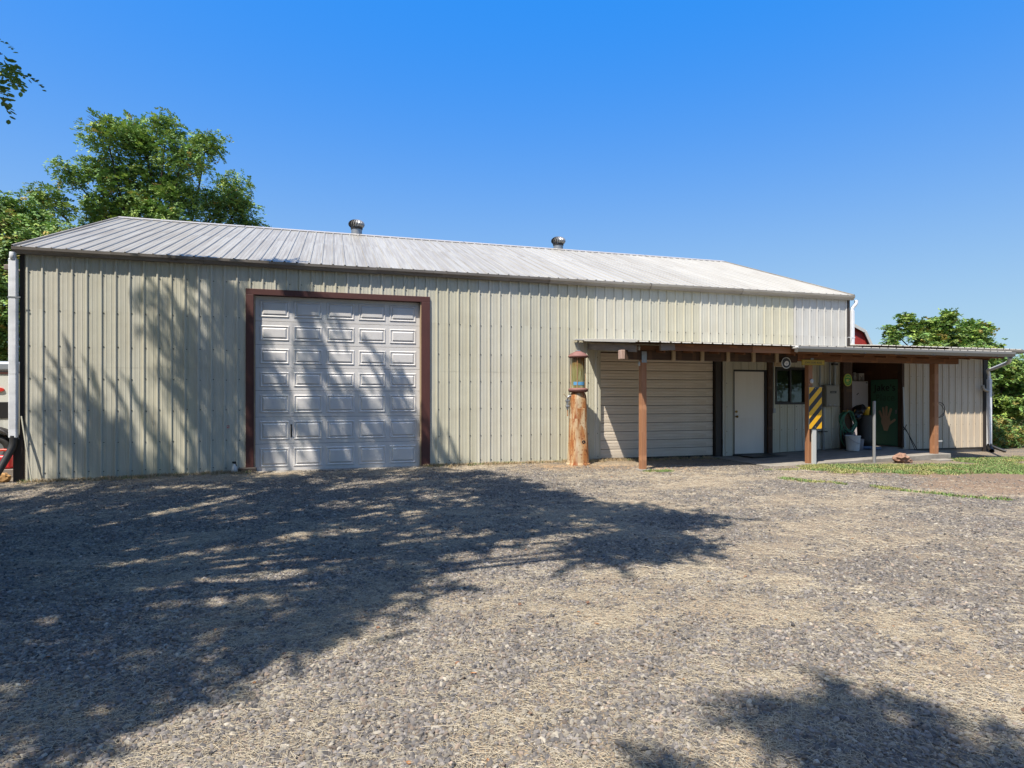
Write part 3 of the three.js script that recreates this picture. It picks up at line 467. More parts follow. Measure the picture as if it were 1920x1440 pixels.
{
  const to = (x, h, t) => [x, CE + t * CS + h, CF - t];
  const roof = part('canopy_roof', bx(5.5, 15.05, CE + 0.17, CE + 0.205, 0.72, 0.76), mWoodDark, canopy);
  for (let a = 5.42; a < 15.1; a += SHEET) { const b = Math.min(a + SHEET, 15.12), back = b > 12.95 && a > 12.1 ? 1.62 : 2.5; part('roof_panel', [sheet(a, b, -0.05, back, to, 5.47), sheet(a, b, -0.05, back, (x, h, t) => [x, CE + t * CS + h - 0.003, CF - t], 5.47)], mRoof[6], roof); }
  part('wall_flashing', [bx(5.2, 12.9, CE + 0.235, CE + 0.262, 0.023, 0.12, 0.003)], mWallWhite, canopy);
  part('rake_trim', [bar([5.42, CE + 0.012, CF + 0.03], [5.42, CE + 0.252, 0.05], 0.012, 0.06)], mWallWhite, canopy);
  for (let y = 0.35; y < 2.5; y += 0.6) part('purlin', bx(5.5, 15.05, CE + CS * y - 0.042, CE + CS * y - 0.004, CF - y - 0.045, CF - y + 0.045, 0.003, true), mWoodDark, canopy);
  for (let x = 5.56, i = 0; x < 15; x += 0.61, i++) part('rafter', bar([x, CE - 0.115, CF - 0.2], [x, CE + 0.105, 0.03 + (x > 12.95 ? 0.7 : 0)], 0.04, 0.13), i === 0 ? mWoodGrey : mWoodBeam, canopy);
  part('fascia_board', bx(6.32, 8.1, CE - 0.145, CE - 0.012, CF - 0.13, CF - 0.09, 0.004, true), mWoodBeam, canopy);
  for (const [a, b, m] of [[8.103, 9.02, mWoodOrange], [9.023, 15.02, mWoodBeam]]) part('fascia_board', bx(a, b, CE - 0.145, CE - 0.012, CF - 0.13, CF - 0.09, 0.004, true), m, canopy);
  part('fascia_end', bar([6.0, CE - 0.085, CF - 0.08], [6.318, CE - 0.07, CF - 0.1], 0.13, 0.06), mWoodGrey, canopy, 'weathered grey board end');
  // main beam in two lengths, on posts
  part('beam', bx(5.47, 9.55, 2.2, 2.382, 1.88, 2.0, 0.006, true), mWoodDark, canopy); part('beam', bx(9.553, 14.14, 2.235, 2.425, 1.87, 2.01, 0.006, true), mWoodBeam, canopy);
  part('beam_end', bx(5.385, 5.468, 2.2, 2.382, 1.875, 2.02, 0.012), mWoodPink, canopy, 'pale cut end of the beam');
  for (const x of [6.53, 7.19, 7.8, 8.42, 9.0]) part('block', bx(x - 0.038, x + 0.038, 2.19, 2.4, 2.003, 2.045, 0.004), mWoodTan, canopy);
  part('block', bx(9.06, 9.46, 2.12, 2.26, 1.86, 1.9, 0.004), mWoodTan, canopy);
  for (const [x, y, w] of [[5.885, 2.2, 0.115], [9.89, 2.235, 0.11], [13.45, 2.235, 0.125]]) { const gy = x < 9 ? -0.05 : floorAt(x) - 0.15; part('post', bx(x - w / 2, x + w / 2, gy, y, 1.95 - w / 2, 1.95 + w / 2, 0.006), mWoodOrange, canopy); }
  part('post_footing', [cyl(5.885, -0.1, 0.035, 1.95, 0.17, 0.15, 14)], mConcrete, canopy); part('post_footing', bx(13.22, 13.7, -0.1, 0.03, 1.86, 2.25, 0.02), mConcrete, canopy);
  const plate = part('connector_plate', [bx(5.83, 5.94, 2.14, 2.36, 2.012, 2.016)], mGalv, canopy);
  part('bolt', [cyl(5.885, 2.2, 2.212, 0, 0.02).translate(0, 0, 0)].map((g) => g.translate(-5.885, -2.206, 0).rotateX(Math.PI / 2).translate(5.885, 2.3, 2.02)), mSteel, plate); part('bolt', [cyl(0, -0.006, 0.006, 0, 0.02).rotateX(Math.PI / 2).translate(5.885, 2.19, 2.02)], mSteel, plate);
  for (const [x, y] of [[5.78, 2.43], [5.78, 2.12]]) part('insulator', lathe(x, 2.0, [[0, y - 0.05], [0.022, y - 0.045], [0.018, y - 0.02], [0.026, y], [0.016, y + 0.03], [0, y + 0.06]], 12), mWhitePaint, canopy);
  // gutter and its downspout
  part('gutter', extrudeX([[2.51, CE - 0.115], [2.585, CE - 0.115], [2.605, CE - 0.08], [2.625, CE - 0.055], [2.63, CE - 0.005], [2.51, CE - 0.005]], 9.03, 15.08), mGutterGrey, canopy, 'smooth grey metal gutter');
  part('gutter_end', [bar([8.99, CE - 0.02, 2.62], [9.03, CE - 0.12, 2.55], 0.06, 0.03), bx(8.96, 9.03, CE - 0.06, CE - 0.02, 2.5, 2.62, 0.01)], mWallWhite, canopy, 'crumpled white end of the gutter');
  for (let x = 9.8; x < 15; x += 0.95) part('gutter_hanger', bx(x - 0.015, x + 0.015, CE - 0.124, CE - 0.112, 2.48, 2.6), mGalv, canopy);
  const dsp = part('downspout', [tube([[15.0, 2.37, 2.56], [15.05, 2.29, 2.5], [15.5, 2.26, 2.1], [16.7, 2.2, 0.95], [17.15, 2.17, 0.52], [17.26, 2.08, 0.47], [17.27, 1.9, 0.47]], 0.042, 40, 10), bx(17.22, 17.32, 0.12, 1.95, 0.42, 0.52, 0.02)], mSpout, canopy, 'white downspout running back to the shed corner');
  part('downspout_boot', [tube([[17.27, 0.17, 0.47], [17.26, 0.08, 0.49], [17.1, -0.0, 0.66]], 0.06, 14, 10), tube([[17.28, 0.14, 0.47], [17.4, 0.05, 0.6], [17.5, -0.02, 0.75]], 0.04, 10, 8)], mPlasticBlack, canopy);
  part('pipe_elbow', [tube([[17.22, 1.62, 0.47], [17.05, 1.66, 0.5], [17.0, 1.7, 0.5], [16.98, 1.78, 0.5]], 0.04, 14, 10)], mGutterPale, canopy);
  // things fixed to the posts
  part('hook', [bx(13.51, 13.56, 1.52, 1.54, 2.0, 2.02), bx(13.51, 13.63, 0.42, 0.445, 1.99, 2.012, 0.003)], mWhitePaint, canopy);
  part('wire_hoop', [tube([[13.51, 1.35, 1.98], [13.66, 1.3, 2.0], [13.72, 1.16, 2.0], [13.66, 1.02, 2.0], [13.51, 0.97, 1.98]], 0.008, 24, 6), tube([[13.51, 1.33, 1.96], [13.64, 1.27, 1.97], [13.74, 1.12, 1.97], [13.6, 1.0, 1.97]], 0.006, 20, 6)], mDark, canopy);
  part('round_lamp', [new THREE.SphereGeometry(0.045, 16, 12).scale(1, 1.1, 0.6).translate(9.9, 1.8, 2.025).toNonIndexed()], mWhitePaint, canopy);
}
// ---------------------------------------------------------------- shed at the right end
const shed = thing('side_shed', 'small beige ribbed metal shed beyond the porch with a concrete base', 'shed', [14.35, 0, 0.35]);
{
  const to = (x, h, t) => [x, t, 0.35 + h], wall = part('front_wall', bx(14.4, 17.2, 2.55, 2.7, 0.2, 0.32), mWoodDark, shed);
  const mShed = std({ map: metalTex([198, 184, 162], [176, 158, 134], 1.1, 33), roughness: 0.5, bumpMap: dent, bumpScale: 0.004 });
  for (let a = 14.35, i = 0; a < 17.2; a += SHEET, i++) { const b = Math.min(a + SHEET, 17.2), s = []; part('wall_panel', sheet(a, b, 0.085, 2.75, to, 14.37), mShed, wall); for (let k = 0; k < 4; k++) for (const y of [0.25, 0.72, 1.3, 2.0]) { const x = a + 0.056 + k * RIB; if (x < b - 0.02) s.push(screwHead.clone().translate(x, y, 0.354)); } if (s.length) part('screws', s, mScrew, wall).userData.kind = 'stuff'; }
  part('base_trim', bx(14.36, 17.2, 0.055, 0.086, 0.3, 0.376, 0.003), mDark, shed);
  part('concrete_base', bx(13.9, 17.3, -0.25, 0.056, 0.0, 0.34, 0.01), mConcrete, shed);
  part('corner_board', bx(17.19, 17.36, -0.05, 2.75, 0.24, 0.378, 0.006), mTrimDark, shed, 'dark brown corner board'); part('corner_board', bx(14.29, 14.372, 0.14, 2.72, 0.26, 0.39, 0.006), mWoodDark, shed, 'brown door post');
  part('side_wall', [bx(14.36, 14.42, 0.14, 2.75, -2.6, 0.25)], mPly, shed); part('side_wall', [bx(17.28, 17.33, -0.1, 2.75, -2.6, 0.235)], mShed, shed); part('back_wall', [bx(14.43, 17.27, -0.1, 2.95, -2.6, -2.55)], mShed, shed);
  const E2 = 2.73, rt = (x, h, t) => [x, E2 + 0.09 * t + h, 0.95 - t], roof = part('shed_roof', bx(13.0, 17.7, 2.66, 2.72, 0.82, 0.86), mWoodDark, shed);
  for (let a = 12.96; a < 17.85; a += SHEET) part('roof_panel', sheet(a, Math.min(a + SHEET, 17.86), 0, 3.7, rt, 12.99), mRoof[6], roof);
  part('gutter', extrudeX([[0.88, E2 - 0.1], [0.95, E2 - 0.1], [0.975, E2 - 0.05], [0.98, E2 - 0.004], [0.88, E2 - 0.004]], 15.2, 17.86), mGutterPale, shed);
  // alcove between barn and shed: red and plywood back wall
  part('alcove_back', bx(12.9, 13.62, 0.1, 3.0, -1.5, -1.45), mRedPaint, shed, 'dark red board wall at the back of the porch'); part('alcove_back', bx(13.622, 14.35, 0.1, 3.0, -1.5, -1.45), mPly, shed, 'brown plywood wall at the back of the porch');
  part('alcove_side', bx(12.9, 12.93, 0.1, 3.0, -1.44, -0.14), mRedPaint, shed);
  part('corner_post', bx(12.64, 12.92, 0.12, 2.45, 0.03, 0.14, 0.006), mWoodDark, shed, 'wide brown post at the barn corner');
  // painted green door on the side wall
  const gd = part('painted_door', bx(14.315, 14.357, 0.16, 1.93, -0.6, 0.25, 0.004), std({ color: rgb(66, 116, 88), roughness: 0.6 }), shed, 'green door with hand-painted lettering and a hand print');
  const art = canvas(512, 1080, (c, w, h) => {
    c.fillStyle = 'rgb(66,116,88)'; c.fillRect(0, 0, w, h);
    for (let i = 0; i < 500; i++) { c.fillStyle = `rgba(${48 + rnd() * 44 | 0},${96 + rnd() * 40 | 0},${72 + rnd() * 32 | 0},0.25)`; c.fillRect(rnd() * w, rnd() * h, 3 + rnd() * 6, 20 + rnd() * 90); }
    c.fillStyle = '#12140f'; c.font = 'bold 150px sans-serif'; c.save(); c.translate(56, 178); c.fillText("Jake's", 0, 0); c.restore();
    c.fillStyle = 'rgb(52,88,62)'; c.font = 'bold 150px sans-serif'; c.fillText('Place', 84, 345);
    c.fillStyle = 'rgb(188,156,122)'; c.strokeStyle = 'rgb(188,156,122)'; c.lineCap = 'round';
    c.beginPath(); c.ellipse(290, 690, 92, 100, 0, 0, 7); c.fill(); c.beginPath(); c.moveTo(215, 740); c.lineTo(255, 850); c.lineTo(325, 850); c.lineTo(372, 730); c.fill();
    c.lineWidth = 44; for (const [x0, y0, x1, y1] of [[225, 640, 172, 530], [258, 610, 238, 470], [300, 605, 305, 455], [342, 625, 390, 490]]) { c.beginPath(); c.moveTo(x0, y0); c.lineTo(x1, y1); c.stroke(); }
    c.lineWidth = 40; c.beginPath(); c.moveTo(355, 735); c.lineTo(420, 690); c.lineTo(462, 660); c.stroke();
  });
  part('painted_lettering', flat(quad([14.3125, 0.18, -0.58], [14.3125, 0.18, 0.23], [14.3125, 1.91, 0.23], [14.3125, 1.91, -0.58]), quad([0, 0], [1, 0], [1, 1], [0, 1])), std({ map: art, roughness: 0.6 }), gd);
  part('latch', bx(14.295, 14.315, 1.02, 1.12, 0.18, 0.22, 0.004), mSteel, gd);
}
// ---------------------------------------------------------------- old petrol pump
{
  const X = 5.06, Z = 0.62, pump = thing('gas_pump', 'rusty antique gas pump with murky glass cylinder standing by the wall', 'gas pump', [X, 0, Z]);
  const rust = tex(512, 512, (u, v) => {
    const a = fbm(u * 7, v * 2.2, 601, 5), b = fbm(u * 26, v * 3, 611, 4), c = fbm(u * 40, v * 30, 621, 3), d = 0.7 * sstep(0.6, 0.72, fbm(u * 14, v * 4, 631, 4));
    let col = [190, 164, 126]; const m = (t, q) => { col = col.map((x, i) => mix(x, q[i], clamp(t))); };
    m((a - 0.4) * 3.2, [166, 108, 56]); m((b - 0.5) * 3, [146, 86, 42]); m((c - 0.62) * 4, [110, 52, 24]); m(d * 0.9, [128, 58, 22]); m((0.42 - a) * 3, [198, 182, 154]); return col;
  });
  const loft = (rings, n = 40) => { const P = [], U = [], f = (q, k) => { const [y, rx, rz, e] = rings[q], a = k / n * 6.28318, c = Math.cos(a), s = Math.sin(a); return [X + Math.sign(c) * Math.abs(c) ** e * rx, y, Z + Math.sign(s) * Math.abs(s) ** e * rz]; }; for (let q = 0; q < rings.length - 1; q++) for (let k = 0; k < n; k++) { P.push(...quad(f(q, k + 1), f(q, k), f(q + 1, k), f(q + 1, k + 1))); U.push(...quad([(k + 1) / n * 1.4, rings[q][0]], [k / n * 1.4, rings[q][0]], [k / n * 1.4, rings[q + 1][0]], [(k + 1) / n * 1.4, rings[q + 1][0]])); } const g = flat(P, U); const nn = g.attributes.normal; return g; };
  const mRust = std({ map: rust, roughness: 0.82, bumpMap: fine, bumpScale: 0.004 }), mRed = std({ map: tex(256, 256, (u, v) => { const n = fbm(u * 9, v * 9, 641, 4, 9); return [mix(140, 108, n * 1.2), mix(98, 72, n * 1.2), mix(90, 64, n * 1.2)]; }), roughness: 0.75 });
  const body = part('body', loft([[-0.03, 0.235, 0.2, 0.72], [0.05, 0.23, 0.195, 0.72], [0.6, 0.198, 0.172, 0.68], [1.2, 0.178, 0.16, 0.66], [1.42, 0.173, 0.158, 0.68], [1.5, 0.166, 0.152, 0.78], [1.545, 0.15, 0.14, 0.9], [1.57, 0.12, 0.12, 1]]), mRust, pump, 'rust streaked tapering steel body');
  part('torn_hole', [lathe(0, 0, [[0.0, 0.0], [0.036, 0.0], [0.042, 0.008], [0.034, 0.012], [0, 0.004]], 9).rotateX(Math.PI / 2).translate(X + 0.055, 0.5, Z + 0.168)], mBlack, body); part('bent_flap', [bar([X + 0.075, 0.47, Z + 0.17], [X + 0.1, 0.34, Z + 0.185], 0.04, 0.012)], mRust, body); part('torn_hole', [new THREE.CircleGeometry(0.018, 6).translate(X - 0.06, 0.93, Z + 0.1635).toNonIndexed(), new THREE.CircleGeometry(0.014, 5).scale(1, 2.6, 1).translate(X + 0.08, 0.98, Z + 0.163).toNonIndexed()].map((g) => uvm(g)), std({ color: rgb(70, 36, 20), roughness: 0.9 }), body);
  part('seam_strip', bar([X + 0.125, 0.1, Z + 0.165], [X + 0.1, 1.0, Z + 0.158], 0.012, 0.01), mRust, body);
  part('base_flange', loft([[-0.03, 0.255, 0.22, 0.75], [0.035, 0.252, 0.217, 0.75], [0.045, 0.235, 0.2, 0.73]]), mRust, pump);
  part('access_panel', [bx(X - 0.085, X + 0.085, 0.62, 1.22, Z + 0.155, Z + 0.1665, 0.004)], mRust, body);
  part('collar', lathe(X, Z, [[0.0, 1.555], [0.17, 1.56], [0.205, 1.58], [0.215, 1.615], [0.205, 1.64], [0.16, 1.655], [0, 1.66]], 40), mRed, pump, 'dull red collar below the glass');
  const gl = part('glass_cylinder', new THREE.CylinderGeometry(0.148, 0.148, 0.66, 40, 1, true).translate(X, 1.985, Z).toNonIndexed(), new THREE.MeshPhysicalMaterial({ map: tex(512, 256, (u, v) => { const s = fbm(u * 40, v * 2.5, 651, 4), d = fbm(u * 9, v * 3, 661, 3), top = sstep(0.5, 1.05, v + (fbm(u * 26, 0.5, 671, 2) - 0.5) * 0.9); let c = [150, 146, 96]; const m = (t, q) => { c = c.map((x, i) => mix(x, q[i], clamp(t))); }; m((s - 0.45) * 2.6, [112, 100, 52]); m((d - 0.5) * 3, [186, 188, 152]); m(top * 0.9, [120, 70, 24]); return c; }), transmission: 0.35, thickness: 0, roughness: 0.25, ior: 1.5, clearcoat: 0.4, clearcoatRoughness: 0.1 }), pump, 'dirty yellow green glass with rust runs');
  part('blue_band', new THREE.CylinderGeometry(0.1505, 0.1505, 0.07, 24, 1, true, -1.1, 1.75).translate(X, 1.75, Z).toNonIndexed(), std({ color: rgb(88, 148, 190), roughness: 0.5, side: THREE.DoubleSide }), gl);
  for (let k = 0; k < 4; k++) { const a = k * Math.PI / 2 + 0.5; part('tie_rod', cyl(X + Math.cos(a) * 0.162, 1.64, 2.34, Z + Math.sin(a) * 0.162, 0.009, 0.009, 8), mRust, pump); }
  part('inner_pipe', cyl(X, 1.65, 2.3, Z, 0.03, 0.03, 14), mRust, pump);
  const cap = part('cap', lathe(X, Z, [[0, 2.3], [0.15, 2.3], [0.2, 2.305], [0.218, 2.325], [0.21, 2.35], [0.16, 2.395], [0.09, 2.43], [0.05, 2.445], [0, 2.45]], 40), mRed, pump, 'dull red domed cap'); part('finial', [bx(X - 0.045, X + 0.045, 2.44, 2.468, Z - 0.04, Z + 0.04, 0.012)], mSteel, cap);
  part('hose_valve', [cyl(X - 0.245, 1.2, 1.36, Z, 0.026, 0.026, 12), tube([[X - 0.245, 1.36, Z], [X - 0.24, 1.44, Z], [X - 0.2, 1.48, Z], [X - 0.12, 1.48, Z]], 0.022, 14, 8), bx(X - 0.29, X - 0.2, 1.36, 1.4, Z - 0.03, Z + 0.03, 0.01), bx(X - 0.28, X - 0.21, 1.24, 1.28, Z - 0.035, Z + 0.035, 0.01)], mGalv, pump, 'grey metal valve on the side'); part('valve_lever', bar([X - 0.24, 1.43, Z + 0.03], [X - 0.36, 1.53, Z + 0.06], 0.014, 0.014), mRust, pump);
  part('spout_pipe', [tube([[X - 0.245, 1.21, Z], [X - 0.243, 1.1, Z], [X - 0.24, 1.05, Z]], 0.014, 8, 8)], mRust, pump);
}
// ---------------------------------------------------------------- signs
{
  const face = (x0, x1, y0, y1, z, w, h, draw) => [flat(quad([x0, y0, z], [x1, y0, z], [x1, y1, z], [x0, y1, z]), quad([0, 0], [1, 0], [1, 1], [0, 1])), std({ map: canvas(w, h, draw), roughness: 0.45 })];
  const mk = thing('hazard_marker', 'yellow and black diagonally striped marker on a white post by the porch', 'sign', [9.92, 0, 2.1]);
  part('marker_post', bx(9.855, 9.955, -0.05, 1.3, 2.06, 2.1, 0.004), mWhitePaint, mk); part('plate', bx(9.75, 10.09, 0.775, 1.675, 2.102, 2.11, 0.003), mGalv, mk);
  const [g, m] = face(9.755, 10.085, 0.78, 1.67, 2.1125, 256, 690, (c, w, h) => { c.fillStyle = '#e2a913'; c.fillRect(0, 0, w, h); c.fillStyle = '#1b1d24'; for (let k = -3; k < 6; k++) { const y = k * 205 + 60; c.beginPath(); c.moveTo(0, y + 260); c.lineTo(w, y); c.lineTo(w, y + 100); c.lineTo(0, y + 360); c.fill(); } for (let i = 0; i < 60; i++) { c.fillStyle = `rgba(70,60,40,${rnd() * 0.12})`; c.fillRect(rnd() * w, rnd() * h, 2 + rnd() * 5, 4 + rnd() * 40); } c.fillStyle = '#8d8f92'; for (const y of [22, 330, 660]) { c.beginPath(); c.arc(w / 2, y, 7, 0, 7); c.fill(); } });
  part('stripes', g, m, mk);
  const rs = thing('road_sign', 'small yellow street sign with dark lettering on the canopy beam', 'sign', [9.93, 2.2, 2.05]);
  part('plate', bx(9.63, 10.23, 2.145, 2.265, 2.03, 2.04, 0.003), std({ color: rgb(176, 148, 20), roughness: 0.5 }), rs);
  const [g2, m2] = face(9.634, 10.226, 2.149, 2.261, 2.0425, 512, 97, (c, w, h) => { c.fillStyle = '#b99a1c'; c.fillRect(0, 0, w, h); c.strokeStyle = '#3f4a1c'; c.lineWidth = 5; c.strokeRect(6, 6, w - 12, h - 12); c.fillStyle = '#23341a'; c.font = 'bold 58px sans-serif'; c.textAlign = 'center'; c.textBaseline = 'middle'; c.save(); c.translate(w / 2, h / 2 + 3); c.scale(0.76, 1); c.fillText('JOHN DEERE ROAD', 0, 0); c.restore(); });
  part('lettering', g2, m2, rs); part('bracket', bx(9.88, 9.95, 2.26, 2.3, 2.012, 2.028), mGalv, rs);
  const cx = 9.17, cy = 2.18, ro = thing('round_sign', 'round dark sign with white rim hanging from the canopy beam', 'sign', [cx, cy, 2.1]);
  part('disc', new THREE.CylinderGeometry(0.118, 0.118, 0.012, 40).rotateX(Math.PI / 2).translate(cx, cy, 2.1).toNonIndexed(), mBlack, ro); part('rim', new THREE.TorusGeometry(0.112, 0.009, 10, 48).translate(cx, cy, 2.106).toNonIndexed(), mWhitePaint, ro);
  part('emblem', (() => { const gg = new THREE.CircleGeometry(0.103, 40).translate(cx, cy, 2.1085).toNonIndexed(); return gg; })(), std({ map: canvas(256, 256, (c) => { c.fillStyle = '#241d1a'; c.fillRect(0, 0, 256, 256); c.fillStyle = '#d8cfc4'; c.beginPath(); c.moveTo(60, 160); c.quadraticCurveTo(76, 96, 130, 76); c.quadraticCurveTo(196, 70, 208, 126); c.quadraticCurveTo(214, 186, 150, 204); c.quadraticCurveTo(86, 214, 60, 160); c.fill(); c.strokeStyle = '#2c2420'; c.lineWidth = 7; c.beginPath(); c.moveTo(104, 152); c.quadraticCurveTo(128, 118, 154, 132); c.quadraticCurveTo(176, 140, 182, 120); c.stroke(); c.beginPath(); c.arc(146, 156, 12, 0, 7); c.stroke();  }), roughness: 0.5 }), ro); part('hanger', bx(cx - 0.006, cx + 0.006, cy + 0.1, cy + 0.24, 2.09, 2.098), mDark, ro);
  const ox = 12.76, oy = 1.9, ov = thing('oval_sign', 'green oval sign with yellow border on the brown corner post', 'sign', [ox, oy, 0.15]);
  part('disc', new THREE.CylinderGeometry(0.15, 0.15, 0.012, 40).rotateX(Math.PI / 2).scale(0.92, 1.08, 1).translate(ox, oy, 0.152).toNonIndexed(), std({ color: rgb(150, 160, 40), roughness: 0.5 }), ov);
  part('emblem', new THREE.CircleGeometry(0.146, 40).scale(0.92, 1.08, 1).translate(ox, oy, 0.1605).toNonIndexed(), std({ map: canvas(256, 256, (c) => { c.fillStyle = '#b3b52c'; c.fillRect(0, 0, 256, 256); c.fillStyle = '#3f8a24'; c.beginPath(); c.ellipse(128, 128, 108, 110, 0, 0, 7); c.fill(); c.strokeStyle = '#c9c63a'; c.lineWidth = 14; c.beginPath(); c.moveTo(60, 78); c.quadraticCurveTo(128, 52, 196, 78); c.stroke(); c.fillStyle = '#c9c63a'; c.beginPath(); c.moveTo(70, 120); c.lineTo(150, 104); c.lineTo(176, 140); c.lineTo(120, 170); c.lineTo(76, 160); c.fill(); c.fillStyle = '#b0552a'; c.beginPath(); c.arc(142, 126, 17, 0, 7); c.fill(); c.strokeStyle = '#b8b838'; c.lineWidth = 10; c.beginPath(); c.moveTo(80, 196); c.lineTo(176, 190); c.stroke(); }), roughness: 0.5 }), ov);
}
// ---------------------------------------------------------------- things on the porch
{
  const fy = 0.14;
  const fr = thing('refrigerator', 'white upright refrigerator standing at the back of the porch', 'refrigerator', [13.95, fy, -1.0]);
  part('cabinet', bx(13.56, 14.29, fy + 0.02, 1.9, -1.35, -0.72, 0.02), mWhitePaint, fr); part('door', bx(13.56, 14.29, fy + 0.08, 1.9, -0.715, -0.655, 0.02), std({ color: rgb(206, 196, 196), roughness: 0.4 }), fr); part('handle', [tube([[13.6, 1.5, -0.655], [13.585, 1.4, -0.61], [13.6, 1.1, -0.605], [13.66, 0.86, -0.655]], 0.012, 20, 8)], mWhitePaint, fr); part('badge', bx(14.2, 14.26, 1.84, 1.865, -0.655, -0.65), mBlack, fr); part('magnet', bar([13.88, 1.52, -0.652], [13.95, 1.57, -0.652], 0.025, 0.008), mBlack, fr);
  const bt = thing('spray_bottle', 'small white bottle on top of the refrigerator', 'bottle', [14.06, 1.9, -0.9]); part('bottle', lathe(14.06, -0.9, [[0, 1.9], [0.045, 1.9], [0.048, 2.03], [0.02, 2.08], [0.018, 2.11], [0, 2.11]], 20), mWhitePaint, bt); part('nozzle', [bx(14.02, 14.09, 2.11, 2.15, -0.92, -0.88, 0.008)], mWhitePaint, bt);
  const bxx = thing('cardboard_carton', 'small white carton with dark print behind the green door', 'carton', [14.2, 1.9, -1.0]);
  part('carton', bx(14.12, 14.3, 1.9, 2.13, -1.2, -0.8, 0.004), mWhitePaint, bxx); part('print', flat(quad([14.1195, 1.91, -1.18], [14.1195, 1.91, -0.82], [14.1195, 2.12, -0.82], [14.1195, 2.12, -1.18]).concat(quad([14.13, 1.91, -0.7975], [14.29, 1.91, -0.7975], [14.29, 2.12, -0.7975], [14.13, 2.12, -0.7975])), quad([0, 0], [1, 0], [1, 1], [0, 1]).concat(quad([0, 0], [1, 0], [1, 1], [0, 1]))), std({ map: canvas(128, 96, (c) => { c.fillStyle = '#cfc6bc'; c.fillRect(0, 0, 128, 96); c.fillStyle = '#4a3a34'; for (const [x, w, h] of [[14, 16, 60], [46, 22, 44], [84, 18, 66]]) c.fillRect(x, 92 - h, w, h); }), roughness: 0.7 }), bxx);
  const fan = thing('fan', 'dark round fan standing on top of the refrigerator', 'fan', [13.75, 1.9, -1.15]);
  part('cage', [new THREE.TorusGeometry(0.2, 0.016, 8, 36).translate(13.78, 2.2, -1.1).toNonIndexed(), new THREE.TorusGeometry(0.13, 0.006, 6, 30).translate(13.78, 2.2, -1.06).toNonIndexed(), ...Array.from({ length: 16 }, (_, k) => bar([13.78, 2.2, -1.05], [13.78 + Math.cos(k * 0.3927) * 0.2, 2.2 + Math.sin(k * 0.3927) * 0.2, -1.1], 0.005, 0.005, 0.001))], mBlack, fan); part('blades', [0, 1, 2, 3].map((k) => bx(-0.05, 0.05, 0.02, 0.17, -0.004, 0.004, 0.003).rotateY(0.5).rotateZ(k * 1.571).translate(13.78, 2.2, -1.11)), mDark, fan); part('base', [bx(13.66, 13.9, 1.9, 1.94, -1.2, -1.02, 0.01), cyl(13.78, 1.93, 2.02, -1.12, 0.03)], mBlack, fan);

  const bin = thing('black_bin', 'black round bin with a bag over its rim beside the refrigerator', 'bin', [13.3, fy, 0.15]);
  part('body', lathe(13.36, 0.1, [[0, fy], [0.2, fy], [0.21, fy + 0.25], [0.17, fy + 0.27], [0.185, 0.95], [0.2, 0.97], [0.19, 0.985], [0, 0.985]], 28), mPlasticBlack, bin); part('bag', [blob(0.2, 0.55, 0.16, 2).rotateZ(0.55).translate(13.1, 1.12, 0.15), blob(0.13, 0.9, 0.18, 2).translate(12.98, 0.95, 0.16)], std({ color: rgb(24, 24, 25), roughness: 0.35 }), bin);
  solo('yellow_cup', 'yellow plastic cup on top of the black bin', 'cup', lathe(13.38, 0.12, [[0, 0.986], [0.075, 0.986], [0.1, 1.2], [0.094, 1.2], [0.072, 0.995], [0, 0.995]], 26), std({ color: rgb(190, 150, 30), roughness: 0.45 }), [13.38, 0.986, 0.12]);
  const bk = thing('bucket', 'large white plastic bucket on the porch slab below the hose', 'bucket', [12.47, floorAt(12.47), 0.6]), by = floorAt(12.47);
  part('pail', lathe(12.47, 0.6, [[0, by], [0.14, by], [0.145, by + 0.02], [0.17, by + 0.36], [0.18, by + 0.365], [0.18, by + 0.385], [0.165, by + 0.385], [0.138, by + 0.03], [0, by + 0.02]], 36), std({ map: metalTex([206, 206, 202], [170, 166, 158], 1.1, 66), roughness: 0.5 }), bk); part('handle', [tube([[12.295, by + 0.34, 0.62], [12.36, by + 0.24, 0.76], [12.47, by + 0.2, 0.79], [12.58, by + 0.24, 0.76], [12.645, by + 0.34, 0.62]], 0.005, 24, 6)], mSteel, bk);
  solo('tub', 'small grey plastic tub behind the white bucket', 'tub', lathe(12.83, 0.42, [[0, floorAt(12.83)], [0.1, floorAt(12.83)], [0.125, floorAt(12.83) + 0.27], [0.115, floorAt(12.83) + 0.27], [0.095, floorAt(12.83) + 0.02], [0, floorAt(12.83) + 0.02]], 24), std({ color: rgb(140, 138, 142), roughness: 0.5 }), [12.83, floorAt(12.83), 0.42]);
  solo('blue_tray', 'flat blue plastic tray lying on the porch slab', 'tray', [bx(12.95, 13.25, floorAt(13.1) + 0.004, floorAt(13.1) + 0.02, 0.45, 0.7, 0.006), bx(12.95, 13.25, floorAt(13.1) + 0.02, floorAt(13.1) + 0.07, 0.44, 0.455, 0.005), bx(12.95, 13.25, floorAt(13.1) + 0.02, floorAt(13.1) + 0.07, 0.695, 0.71, 0.005)], std({ color: rgb(74, 96, 122), roughness: 0.5 }), [13.1, floorAt(13.1), 0.58]);
  // garden hose looped on a hanger
  const hose = thing('garden_hose', 'green garden hose coiled on a wall hanger beside the electric box', 'hose', [12.72, 0.6, 0.2]);
  part('hanger', [bx(12.62, 12.82, 1.05, 1.12, 0.142, 0.16, 0.004), tube([[12.6, 1.1, 0.15], [12.6, 1.08, 0.28], [12.6, 1.14, 0.3]], 0.012, 10, 6), tube([[12.84, 1.1, 0.15], [12.84, 1.08, 0.28], [12.84, 1.14, 0.3]], 0.012, 10, 6)], mBrass, hose);
  const mHose = [std({ color: rgb(44, 112, 84), roughness: 0.45 }), std({ color: rgb(86, 128, 110), roughness: 0.45 })];
